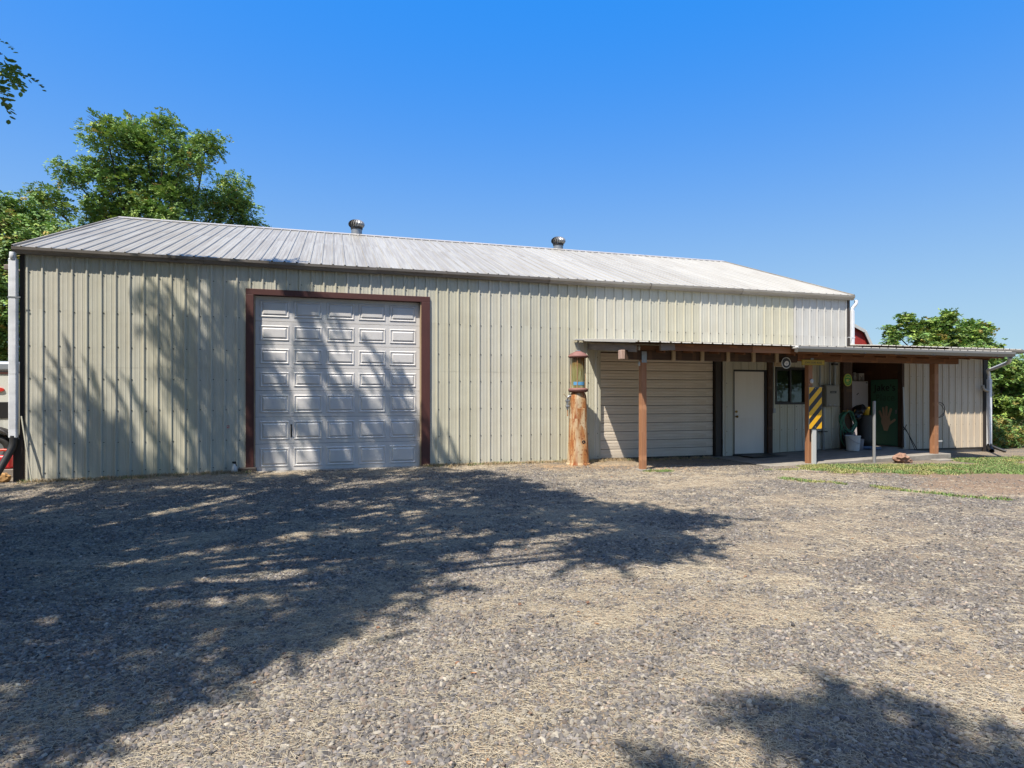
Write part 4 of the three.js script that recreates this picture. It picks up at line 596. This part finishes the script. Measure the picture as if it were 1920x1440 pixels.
  for (let k = 0; k < 7; k++) { const P = [], low = rr(0.42, 0.72), w = rr(0.17, 0.27), zz = 0.17 + k * 0.014; for (let i = 0; i < 12; i++) { const a = i / 12 * 6.2832; P.push([12.72 + Math.cos(a) * w * (Math.sin(a) > 0.5 ? 0.75 : 1) + rr(-0.01, 0.01), 1.1 - low / 2 - 0.02 + Math.sin(a) * (low / 2 + 0.02), zz + 0.02 * Math.sin(a * 2 + k)]); } part('coil', tube(P, 0.013, 60, 7, true), mHose[k % 3 === 2 ? 1 : 0], hose); }
  part('loose_end', tube([[12.5, 0.75, 0.2], [12.47, 0.5, 0.22], [12.5, 0.3, 0.24], [12.62, floorAt(12.6) + 0.02, 0.3], [12.75, floorAt(12.7) + 0.018, 0.34]], 0.013, 30, 7), mHose[0], hose);
  const jug = solo('black_tarp', 'crumpled black tarp on the slab below the hose', 'tarp', [blob(0.2, 1.0, 0.14, 2).scale(0.7, 1.1, 0.5).translate(12.62, 0.36, 0.3)], std({ color: rgb(30, 31, 33), roughness: 0.5 }), [12.62, 0.14, 0.3]);
  // pipe standing at the slab edge, stone, strip, stick
  const py = floorAt(11.5); const pipe = thing('grey_pipe', 'thin upright grey pipe standing at the edge of the slab', 'pipe', [11.53, py, 1.8]);
  part('pipe', cyl(11.53, 0.0, py + 1.27, 2.09, 0.032, 0.032, 18), mGutterGrey, pipe); part('pipe_cap', cyl(11.53, py + 1.27, py + 1.29, 2.09, 0.034, 0.03, 18), mGutterGrey, pipe);
  const rk = blob(0.16, 0.72, 0.26, 2).scale(1.15, 1, 0.85).translate(12.02, 0.1, 2.35);
  solo('rock', 'rough brown rock lying in front of the porch slab', 'rock', [rk, blob(0.09, 0.7, 0.2, 1).translate(12.17, 0.05, 2.36)], std({ map: woodTex([176, 140, 116], [112, 84, 70], 77), roughness: 0.95, bumpMap: fine, bumpScale: 0.01 }), [12.02, 0, 2.35]);
  solo('white_strip', 'narrow white trim strip leaning against the shed door post', 'trim strip', bar([14.3, floorAt(14), 0.46], [14.31, 1.72, 0.41], 0.035, 0.02), mWhitePaint, [14.3, floorAt(14), 0.46]);
  const tp = thing('black_stand', 'thin black folding stand leaning by the shed wall', 'stand', [14.45, 0.06, 0.5]); for (const [a, b] of [[[14.26, 0.66, 0.5], [14.66, 0.06, 0.52]], [[14.4, 0.44, 0.5], [14.54, 0.06, 0.56]], [[14.22, 0.6, 0.5], [14.34, 0.74, 0.48]], [[14.2, 0.7, 0.5], [14.33, 0.56, 0.49]]]) part('leg', bar(a, b, 0.016, 0.016, 0.003), mBlack, tp);
  solo('door_mat', 'flat dark rubber mat on the slab at the entry door', 'mat', bx(9.45, 10.4, floorAt(10) - 0.004, floorAt(10.2) + 0.016, 0.12, 0.7, 0.006), mPlasticBlack, [9.9, floorAt(9.9), 0.4]);
}
// dark cinder strip along the porch wall is loose gravel
// ---------------------------------------------------------------- things along the barn's left side
{
  const sb = thing('spray_bottle', 'small clear spray bottle with black trigger by the big door', 'spray bottle', [-1.8, 0, 0.2]);
  part('bottle', lathe(-1.8, 0.2, [[0, -0.02], [0.05, -0.02], [0.055, 0.05], [0.05, 0.12], [0.02, 0.17], [0.017, 0.19], [0, 0.19]], 18), std({ color: rgb(190, 188, 184), roughness: 0.3 }), sb); part('trigger', [bx(-1.84, -1.77, 0.2, 0.235, 0.185, 0.215, 0.006), bar([-1.79, 0.21, 0.2], [-1.76, 0.15, 0.2], 0.012, 0.012), bx(-1.815, -1.785, 0.17, 0.205, 0.187, 0.213, 0.004)], mBlack, sb);
  solo('wooden_block', 'dark wooden block at the left foot of the big door', 'block', bx(-1.74, -1.42, -0.05, 0.1, 0.06, 0.2, 0.008, true), mTrimDark, [-1.58, -0.04, 0.13]);
  const lean = thing('leaning_batten', 'thin weathered batten leaning at the barn corner', 'batten', [-5.05, -0.05, 0.15]); part('batten', bar([-5.28, 1.12, 0.035], [-5.05, -0.07, 0.22], 0.045, 0.02), mWallPlain, lean);
  // trailer parked behind the corner
  const tr = thing('white_trailer', 'old white enclosed trailer parked behind the barn corner', 'trailer', [-8.4, 0, -3.4]);
  part('body', bx(-10.6, -6.62, 0.62, 2.0, -4.6, -3.0, 0.06), std({ map: metalTex([206, 206, 196], [160, 158, 148], 1.4, 81), roughness: 0.5 }), tr); part('roof', bx(-10.62, -6.6, 2.0, 2.24, -4.62, -2.98, 0.08), std({ color: rgb(148, 154, 160), roughness: 0.45, metalness: 0.3 }), tr);
  part('trim_band', bx(-10.61, -6.61, 1.96, 2.0, -3.0, -2.985), mTrimRed, tr); part('marker_lamp', [new THREE.CylinderGeometry(0.06, 0.06, 0.03, 20).rotateX(Math.PI / 2).scale(1.4, 0.7, 1).translate(-6.93, 1.62, -2.985).toNonIndexed()], std({ color: rgb(196, 54, 44), roughness: 0.3 }), tr);
  part('fender', [lathe(0, 0, [[0.36, -0.12], [0.42, -0.12], [0.42, 0.12], [0.36, 0.12]], 28).rotateX(Math.PI / 2).translate(-7.0, 0.4, -2.95)], mBlack, tr);
  for (const x of [-7.0, -7.85]) { const w = part('wheel', [new THREE.TorusGeometry(0.24, 0.09, 14, 32).translate(x, 0.33, -2.98).toNonIndexed()], mPlasticBlack, tr); part('rim', [new THREE.CylinderGeometry(0.18, 0.18, 0.1, 24).rotateX(Math.PI / 2).translate(x, 0.33, -2.97).toNonIndexed()], mSteel, w); }
  part('frame_rail', bx(-10.6, -6.3, 0.5, 0.62, -3.2, -3.1, 0.01), mBlack, tr); part('window', bx(-7.05, -6.72, 1.0, 1.35, -2.995, -2.985), mBlack, tr);
  const can = thing('red_gas_can', 'red plastic gas can on the ground behind the black drain hose', 'gas can', [-6.0, -0.05, -1.0]), mRed = std({ color: rgb(200, 34, 40), roughness: 0.4 });
  part('can', bx(-6.16, -5.84, 0.1, 0.36, -1.1, -0.9, 0.05), mRed, can); part('handle', [tube([[-6.1, 0.34, -1.0], [-6.08, 0.44, -1.0], [-5.92, 0.44, -1.0], [-5.9, 0.34, -1.0]], 0.022, 16, 8)], std({ color: rgb(206, 70, 36), roughness: 0.45 }), can); part('spout', [tube([[-6.12, 0.34, -1.0], [-6.2, 0.42, -1.0], [-6.28, 0.5, -1.0]], 0.018, 8, 8)], mBlack, can);
  solo('wooden_crate', 'low weathered crate under the red gas can', 'crate', [bx(-6.3, -5.7, 0.06, 0.1, -1.2, -0.8, 0.004, true), bx(-6.3, -5.7, -0.08, 0.06, -0.83, -0.8, 0.004, true), bx(-6.3, -6.26, -0.08, 0.06, -1.2, -0.83), bx(-5.74, -5.7, -0.08, 0.06, -1.2, -0.83)], mWoodGrey, [-6, -0.06, -1]);
  solo('stone', 'rounded tan stone beside the black drain hose', 'stone', blob(0.12, 0.85, 0.12, 2).translate(-5.62, 0.02, -0.1), std({ color: rgb(170, 130, 80), roughness: 0.9 }), [-5.62, -0.06, -0.1]);
}
// ---------------------------------------------------------------- red gambrel barn behind
{
  const z = -12, rb = thing('red_barn', 'red gambrel roofed barn with white trim behind the shed', 'barn', [22, 0, z]), cx = 22.02;
  const out = [[-4.3, 0], [-4.3, 4.2], [-3.95, 4.8], [0, 6.4], [3.95, 4.8], [4.3, 4.2], [4.3, 0]];
  const s = new THREE.Shape(out.map((p) => new THREE.Vector2(p[0], p[1]))), g = new THREE.ExtrudeGeometry(s, { depth: 10, bevelEnabled: false }).toNonIndexed(); g.translate(cx, 0, z - 10); part('wall', uvm(g), mRedPaint, rb);
  const ro = [[-4.5, 4.0], [-4.0, 4.86], [0, 6.48], [4.0, 4.86], [4.5, 4.0]]; const mShingle = std({ color: rgb(112, 112, 114), roughness: 0.85 });
  for (let i = 0; i < 4; i++) { const [a, b] = [ro[i], ro[i + 1]]; part('roof_slope', flat([...quad([cx + a[0], a[1] + 0.05, z + 0.1], [cx + b[0], b[1] + 0.05, z + 0.1], [cx + b[0], b[1] + 0.05, z - 10.3], [cx + a[0], a[1] + 0.05, z - 10.3]), ...quad([cx + a[0], a[1] - 0.02, z + 0.1], [cx + b[0], b[1] - 0.02, z + 0.1], [cx + b[0], b[1] + 0.05, z + 0.1], [cx + a[0], a[1] + 0.05, z + 0.1])]), mShingle, rb); part('rake_board', bar([cx + a[0], a[1] - 0.06, z + 0.13], [cx + b[0], b[1] - 0.06, z + 0.13], 0.16, 0.04), mWhitePaint, rb); }
}
// ---------------------------------------------------------------- trees
function sprig(n, len, leaf, droop) {                               // a twig with leaflets, along +x
  const P = [];
  for (let i = 0; i < n; i++) {
    const t = (i + 0.5) / n, s = i % 2 ? 1 : -1, x = t * len, y = -droop * t * t * len + rr(-0.1, 0.1) * len, a = s * rr(0.5, 1.2), L = leaf * rr(0.75, 1.2), W = L * 0.3, up = rr(-0.5, 0.5), tw = rr(-0.7, 0.7);
    const dx = Math.cos(a), dz = Math.sin(a), px = -dz, pz = dx, c = [x, y, 0], m1 = [x + dx * L * 0.5 + px * W, y + up * L * 0.5 + tw * W, dz * L * 0.5 + pz * W], m2 = [x + dx * L * 0.5 - px * W, y + up * L * 0.5 - tw * W, dz * L * 0.5 - pz * W], e = [x + dx * L, y + up * L * 0.8, dz * L];
    const q = (p, f, g) => [mix(c[0], e[0], f) + (p[0] - (c[0] + e[0]) / 2) * g, mix(c[1], e[1], f) + (p[1] - (c[1] + e[1]) / 2) * g, mix(c[2], e[2], f) + (p[2] - (c[2] + e[2]) / 2) * g], a1 = q(m1, 0.28, 0.85), a2 = q(m2, 0.28, 0.85), b1 = q(m1, 0.68, 0.85), b2 = q(m2, 0.68, 0.85);
    P.push(c, a1, a2, a2, a1, b1, a2, b1, b2, b2, b1, e);
  }
  return flat(P);
}
const leafMat = (c, tr = 0.3) => new THREE.MeshPhysicalMaterial({ color: new THREE.Color(c).multiplyScalar(0.95), roughness: 0.75, transmission: tr, thickness: 0, side: THREE.DoubleSide, specularIntensity: 0.5 });
const mBark = std({ map: woodTex([96, 84, 72], [58, 48, 40], 91), roughness: 0.95, bumpMap: fine, bumpScale: 0.02 });
function limbGeo(pts, r0, r1, seg = 10, rad = 6) {
  const c = new THREE.CatmullRomCurve3(pts.map((p) => new THREE.Vector3(...p))), g = new THREE.TubeGeometry(c, seg, 1, rad, false), p = g.attributes.position;
  for (let i = 0; i <= seg; i++) { const o = c.getPointAt(i / seg), r = mix(r0, r1, i / seg); for (let j = 0; j <= rad; j++) { const k = i * (rad + 1) + j; p.setXYZ(k, o.x + (p.getX(k) - o.x) * r, o.y + (p.getY(k) - o.y) * r, o.z + (p.getZ(k) - o.z) * r); } }
  g.computeVertexNormals(); return g.toNonIndexed();
}
// clumps: [x, y, z, radius]; every clump hangs on its own limb
function tree(name, label, base, trunk, clumps, o) {
  const t = thing(name, label, o.category || 'tree', base, o.group), br = [];
  const fork = [base[0] + rr(-0.2, 0.2), base[1] + trunk, base[2] + rr(-0.2, 0.2)];
  part('trunk', limbGeo([[base[0], base[1] - 0.15, base[2]], [base[0] + rr(-0.1, 0.1), base[1] + trunk * 0.5, base[2]], fork], o.r, o.r * 0.72, 10, 12), mBark, t);
  for (const [x, y, z, r] of clumps) {
    const a = rr(0.35, 0.8), mid = [mix(fork[0], x, a * 0.8) + rr(-0.3, 0.3), mix(fork[1], y, a), mix(fork[2], z, a * 0.8) + rr(-0.3, 0.3)];
    br.push(limbGeo([fork, mid, [x, y, z]], o.r * 0.3, 0.02, 8, 5));
    for (let k = 0; k < 5; k++) { const d = new THREE.Vector3(rr(-1, 1), rr(-0.6, 1), rr(-1, 1)).normalize().multiplyScalar(r * 0.95); br.push(limbGeo([[x, y, z], [x + d.x * 0.5, y + d.y * 0.5 + r * 0.1, z + d.z * 0.5], [x + d.x, y + d.y, z + d.z]], 0.018, 0.006, 4, 4)); }
  }
  part('limbs', br, mBark, t);
  const total = clumps.reduce((s, c) => s + c[3] ** 2, 0), shapes = [0, 1].map(() => sprig(o.n || 9, o.len || 0.3, o.leaf || 0.11, o.droop ?? 0.5));
  shapes.forEach((g) => {
    let ci = 0, left = 0, cur = clumps[0]; const per = o.count / 2 / total;
    const c = scatter('crown', null, null, g, leafMat(o.color || '#ffffff', o.tr ?? 0.3), Math.floor(o.count / 2) - clumps.length, () => {
      while (left <= 0) { cur = clumps[ci % clumps.length]; left += cur[3] ** 2 * per; ci++; }
      left--; const d = new THREE.Vector3(rr(-1, 1), rr(-1, 1), rr(-1, 1)); if (d.length() > 1) d.normalize().multiplyScalar(Math.sqrt(rnd())); const wob = 1 + 0.35 * Math.sin(d.x * 5 + cur[0] * 3) * Math.sin(d.y * 4 + cur[2]);
      d.multiplyScalar(cur[3] * wob); if (rnd() < 0.06) d.multiplyScalar(1.35); const s = rr(0.7, 1.25);
      return { p: [cur[0] + d.x - base[0], cur[1] + d.y * 0.85 - base[1], cur[2] + d.z - base[2]], r: [rr(-0.6, 0.6), rnd() * 6.3, rr(-0.7, 0.5)], s: [s, s, s] };
    }, () => { const v = rr(0.6, 1.25), y = rnd(); return y < (o.dry || 0.03) ? [0.4 * v, 0.32 * v, 0.08 * v] : y < 0.38 ? [0.28 * v, 0.38 * v, 0.07 * v] : [0.16 * v, 0.28 * v, 0.06 * v]; }, t);
  });
  return t;
}
// crowns are given as clusters seen side on: [x, y, radius], z spread round the trunk
const spread = (list, z, dz) => list.map(([x, y, r]) => [x, y, z + rr(-dz, dz), r]);
tree('tree', 'tall airy green tree rising behind the left end of the barn roof', [-6.2, -0.2, -14], 3.6, spread([[-7.55, 11.95, 0.6], [-7.2, 11.4, 0.7], [-8.05, 11.2, 0.75], [-6.95, 11.15, 0.75], [-6.0, 11.6, 0.6], [-4.75, 11.35, 0.65], [-5.4, 10.6, 0.9], [-6.35, 10.2, 0.95], [-7.5, 9.95, 0.95], [-8.5, 10.15, 0.7], [-9.2, 9.6, 0.6], [-4.1, 10.3, 0.75], [-3.7, 9.3, 0.65], [-4.5, 9.25, 0.9], [-5.6, 9.0, 0.95], [-6.8, 8.8, 0.95], [-7.9, 8.8, 0.95], [-8.9, 8.7, 0.8], [-9.8, 8.5, 0.7], [-3.45, 8.6, 0.55], [-4.5, 8.05, 0.85], [-5.8, 7.85, 0.95], [-7.1, 7.8, 1.0], [-8.4, 7.7, 0.95], [-9.7, 7.4, 0.9], [-3.3, 7.7, 0.6], [-5.0, 6.6, 0.9], [-7.5, 6.6, 1.0], [-9.2, 6.3, 1.0]], -14, 1.6), { r: 0.26, count: 8600, n: 14, len: 0.36, leaf: 0.085, droop: 0.5, group: 'trees behind the barn' });
tree('tree', 'yellowish green tree at the left edge behind the trailer', [-10.2, -0.2, -9.5], 2.2, spread([[-9.7, 7.4, 0.6], [-9.1, 7.1, 0.55], [-10.3, 7.3, 0.7], [-8.55, 6.7, 0.5], [-9.4, 6.5, 0.75], [-8.3, 6.1, 0.6], [-9.0, 5.7, 0.75], [-10.0, 6.0, 0.8], [-9.5, 4.9, 0.8], [-8.8, 4.6, 0.7], [-10.3, 4.6, 0.8], [-9.6, 3.9, 0.8], [-8.9, 3.5, 0.7], [-9.7, 2.9, 0.8], [-9.0, 2.4, 0.7], [-10.4, 3.2, 0.8]], -9.5, 1.0), { r: 0.2, count: 4000, n: 12, len: 0.34, leaf: 0.1, dry: 0.08, group: 'trees behind the barn' });
tree('tree', 'rounded green tree showing above the shed roof', [28.2, -0.2, -9], 1.6, spread([[25.9, 5.2, 0.3], [27.0, 5.15, 0.35], [25.5, 4.55, 0.4], [26.1, 4.7, 0.5], [26.75, 4.6, 0.6], [27.5, 4.75, 0.5], [28.2, 5.0, 0.4], [28.9, 4.75, 0.45], [29.6, 4.7, 0.45], [30.3, 4.3, 0.4], [28.6, 4.15, 0.7], [27.5, 4.0, 0.75], [26.4, 4.0, 0.65], [25.2, 4.05, 0.3], [29.8, 3.9, 0.6], [30.9, 3.7, 0.4], [26.5, 3.2, 0.8], [27.8, 3.0, 0.9], [29.1, 3.0, 0.9], [30.4, 2.9, 0.8], [31.2, 2.8, 0.6], [28, 2.2, 0.9], [30, 2.2, 0.9]], -9, 1.1), { r: 0.18, count: 9000, n: 9, len: 0.24, leaf: 0.12, droop: 0.2, dry: 0.04 });
tree('tree', 'thin tree top poking up left of the rounded tree behind the shed', [24.6, -0.2, -9], 2.6, spread([[24.55, 4.3, 0.22], [24.3, 3.9, 0.25], [24.8, 3.6, 0.3]], -9, 0.2), { r: 0.06, count: 420, n: 9, len: 0.22, leaf: 0.11 });
tree('shrub', 'big leafy green shrub right of the shed corner', [20.6, -0.15, -2.2], 0.5, spread([[18.6, 0.5, 0.5], [19.3, 0.4, 0.5], [20.1, 0.4, 0.55], [18.7, 1.1, 0.5], [19.5, 1.1, 0.6], [20.3, 1.2, 0.6], [18.8, 1.7, 0.5], [19.6, 1.9, 0.6], [20.5, 2.0, 0.6], [18.9, 2.4, 0.45], [19.6, 2.65, 0.5], [20.4, 2.8, 0.5], [19.1, 3.0, 0.35], [21.2, 1.2, 0.7], [21.3, 2.2, 0.7], [21.0, 0.4, 0.6], [22.0, 0.6, 0.7], [22.1, 1.8, 0.7]], -2.2, 0.6), { r: 0.08, count: 9000, n: 9, len: 0.2, leaf: 0.085, droop: 0.25, dry: 0.05, category: 'shrub' });
tree('shrub', 'low yellowish shrub at the foot of the big shrub by the shed', [18.9, -0.1, -0.4], 0.15, spread([[18.2, 0.25, 0.3], [18.7, 0.3, 0.35], [19.3, 0.25, 0.35], [19.9, 0.3, 0.35], [18.5, 0.6, 0.25], [19.2, 0.65, 0.3]], -0.5, 0.2), { r: 0.03, count: 2200, n: 8, len: 0.14, leaf: 0.06, dry: 0.35, category: 'shrub' });
seed = 7103;
// the shade tree beside the yard: its clumps stand where the light that would reach its shadow has to pass
{
  const dir = [-1.15 / 2.7, 1 / 2.7];                                   // horizontal step towards the sun per metre of height
  const inside = (poly, x, z) => { let c = false; for (let i = 0, j = poly.length - 1; i < poly.length; j = i++) { const [a, b] = poly[i], [d, e] = poly[j]; if ((b > z) !== (e > z) && x < (d - a) * (z - b) / (e - b) + a) c = !c; } return c; };
  const grow = (poly, n, gap, low, rise, r) => { const out = []; for (let t = 0; t < 6000 && out.length < n; t++) { const x = rr(-9, 6), z = rr(-3, 16); if (!inside(poly, x, z)) continue; if (out.some((q) => Math.hypot(q.s - x, q.w - z) < gap)) continue; const h = low(x, z) + rr(0.4, rise); out.push({ s: x, w: z, c: [x + dir[0] * h, h, z + dir[1] * h, rr(...r)] }); } return out.map((q) => q.c); };
  const low = (x, z) => Math.max(5.8, 7.3 + 0.142 * x - 0.48 * z + 0.9);
  const shade = [[-7.5, 7.2], [-5.5, 8.6], [-2.6, 9.5], [-1.3, 9.2], [-0.4, 8.6], [0.4, 8.2], [1.6, 7.8], [3.2, 7.4], [4.2, 6.3], [3.6, 5.2], [3.2, 3.8], [2.5, 1.5], [1.7, 0.1], [1.1, -0.6], [0.8, -1.6], [-1.4, -1.6], [-2.0, -0.4], [-3.0, 0.4], [-4.2, -0.4], [-4.9, 0.6], [-6.5, 2.2], [-8, 4.5]];
  const at = (x, z, h, r) => [x + dir[0] * h, h, z + dir[1] * h, r];
  const cl = grow(shade, 112, 0.6, low, 2.6, [0.36, 0.66]);
  cl.push(at(4.2, 6.3, 6.4, 0.34), at(3.7, 6.45, 6.6, 0.42), at(3.3, 7.5, 6.2, 0.34), at(2.7, 7.3, 6.5, 0.4), at(3.2, 4.4, 7.4, 0.4), at(2.2, 0.1, 9.2, 0.34), at(1.9, -0.55, 9.4, 0.3), at(-4.2, -0.3, 9, 0.32), at(-3.7, -0.2, 9.2, 0.36), at(-3.1, 0.2, 9.4, 0.36), at(-1.2, 9.6, 6.4, 0.36), at(-0.8, 9.25, 6.6, 0.34), at(-1.75, 9.75, 6.5, 0.4), at(-2.3, 9.4, 6.8, 0.45), at(-0.4, 8.95, 6.4, 0.3));
  cl.push([-3.88, 5.3, 4.4, 0.27], [-3.98, 5.12, 4.42, 0.26], [-3.98, 5.5, 4.45, 0.3], [-4.05, 5.35, 4.45, 0.34], [-4.05, 4.95, 4.4, 0.2], [-4.6, 5.4, 4.9, 0.5], [-4.4, 6.1, 4.7, 0.45]);
  tree('tree', 'leafy tree left of the yard with a branch reaching into the sky', [-6.4, -0.1, 9.4], 4.2, cl, { r: 0.32, count: 12500, n: 21, len: 0.34, leaf: 0.066, droop: 0.4, dry: 0.06 });
  const cl2 = [[1.35, 11.0], [2.25, 10.75], [2.0, 11.15], [1.6, 11.5], [2.6, 11.4]].map(([x, z]) => at(x, z, rr(8.2, 9.8), rr(0.24, 0.36)));
  tree('tree', 'leafy tree standing behind the viewer with its shade on the near gravel', [-3.2, -0.1, 16.8], 4.5, cl2, { r: 0.26, count: 420, n: 13, len: 0.34, leaf: 0.09, droop: 0.4 });
}

// unseen trees added round the yard to cut low skylight and deepen the shade
const addedBelt = [[-17, 4], [-16, 12], [-14, 20], [-7.5, 24], [-0.5, 25], [6.5, 26.5]];
addedBelt.forEach(([x, z], i) => { const h = rr(0.9, 1.15); tree('tree', ['added unseen tree far left of the yard beside the barn', 'added unseen tree left of the yard near the shade tree', 'added unseen tree in the left rear corner of the yard', 'added unseen tree behind the viewer, to the left', 'added unseen tree straight behind the viewer', 'added unseen tree behind the viewer, to the right'][i], [x, -0.1, z], 2, spread([[-1.8, 2.6, 1.5], [0.3, 2.3, 1.6], [2.2, 2.8, 1.5], [-2.2, 4.9, 1.6], [0, 4.8, 1.7], [2.2, 5, 1.6], [-1.4, 7, 1.5], [0.9, 7.2, 1.5], [0, 8.8, 1.2]].map(([a, b, r]) => [x + a * 1.35, b * h, r * 1.1]), z, 1.6), { r: 0.24, count: 2600, n: 13, len: 0.55, leaf: 0.2, group: 'added trees round the yard' }); });
tree('tree', 'broad leafy tree standing right of the yard, mirrored in the porch window', [23, -0.1, 12.5], 2.2, spread([[21, 3.2, 1.2], [22.5, 3.0, 1.3], [24.2, 3.2, 1.3], [20.6, 4.8, 1.2], [22.3, 5, 1.4], [24.3, 5, 1.4], [21.6, 6.6, 1.2], [23.4, 6.8, 1.3], [25.4, 4, 1.2]], 12.5, 1.5), { r: 0.24, count: 3600, n: 13, len: 0.42, leaf: 0.14 });

renderer.render(scene, camera);
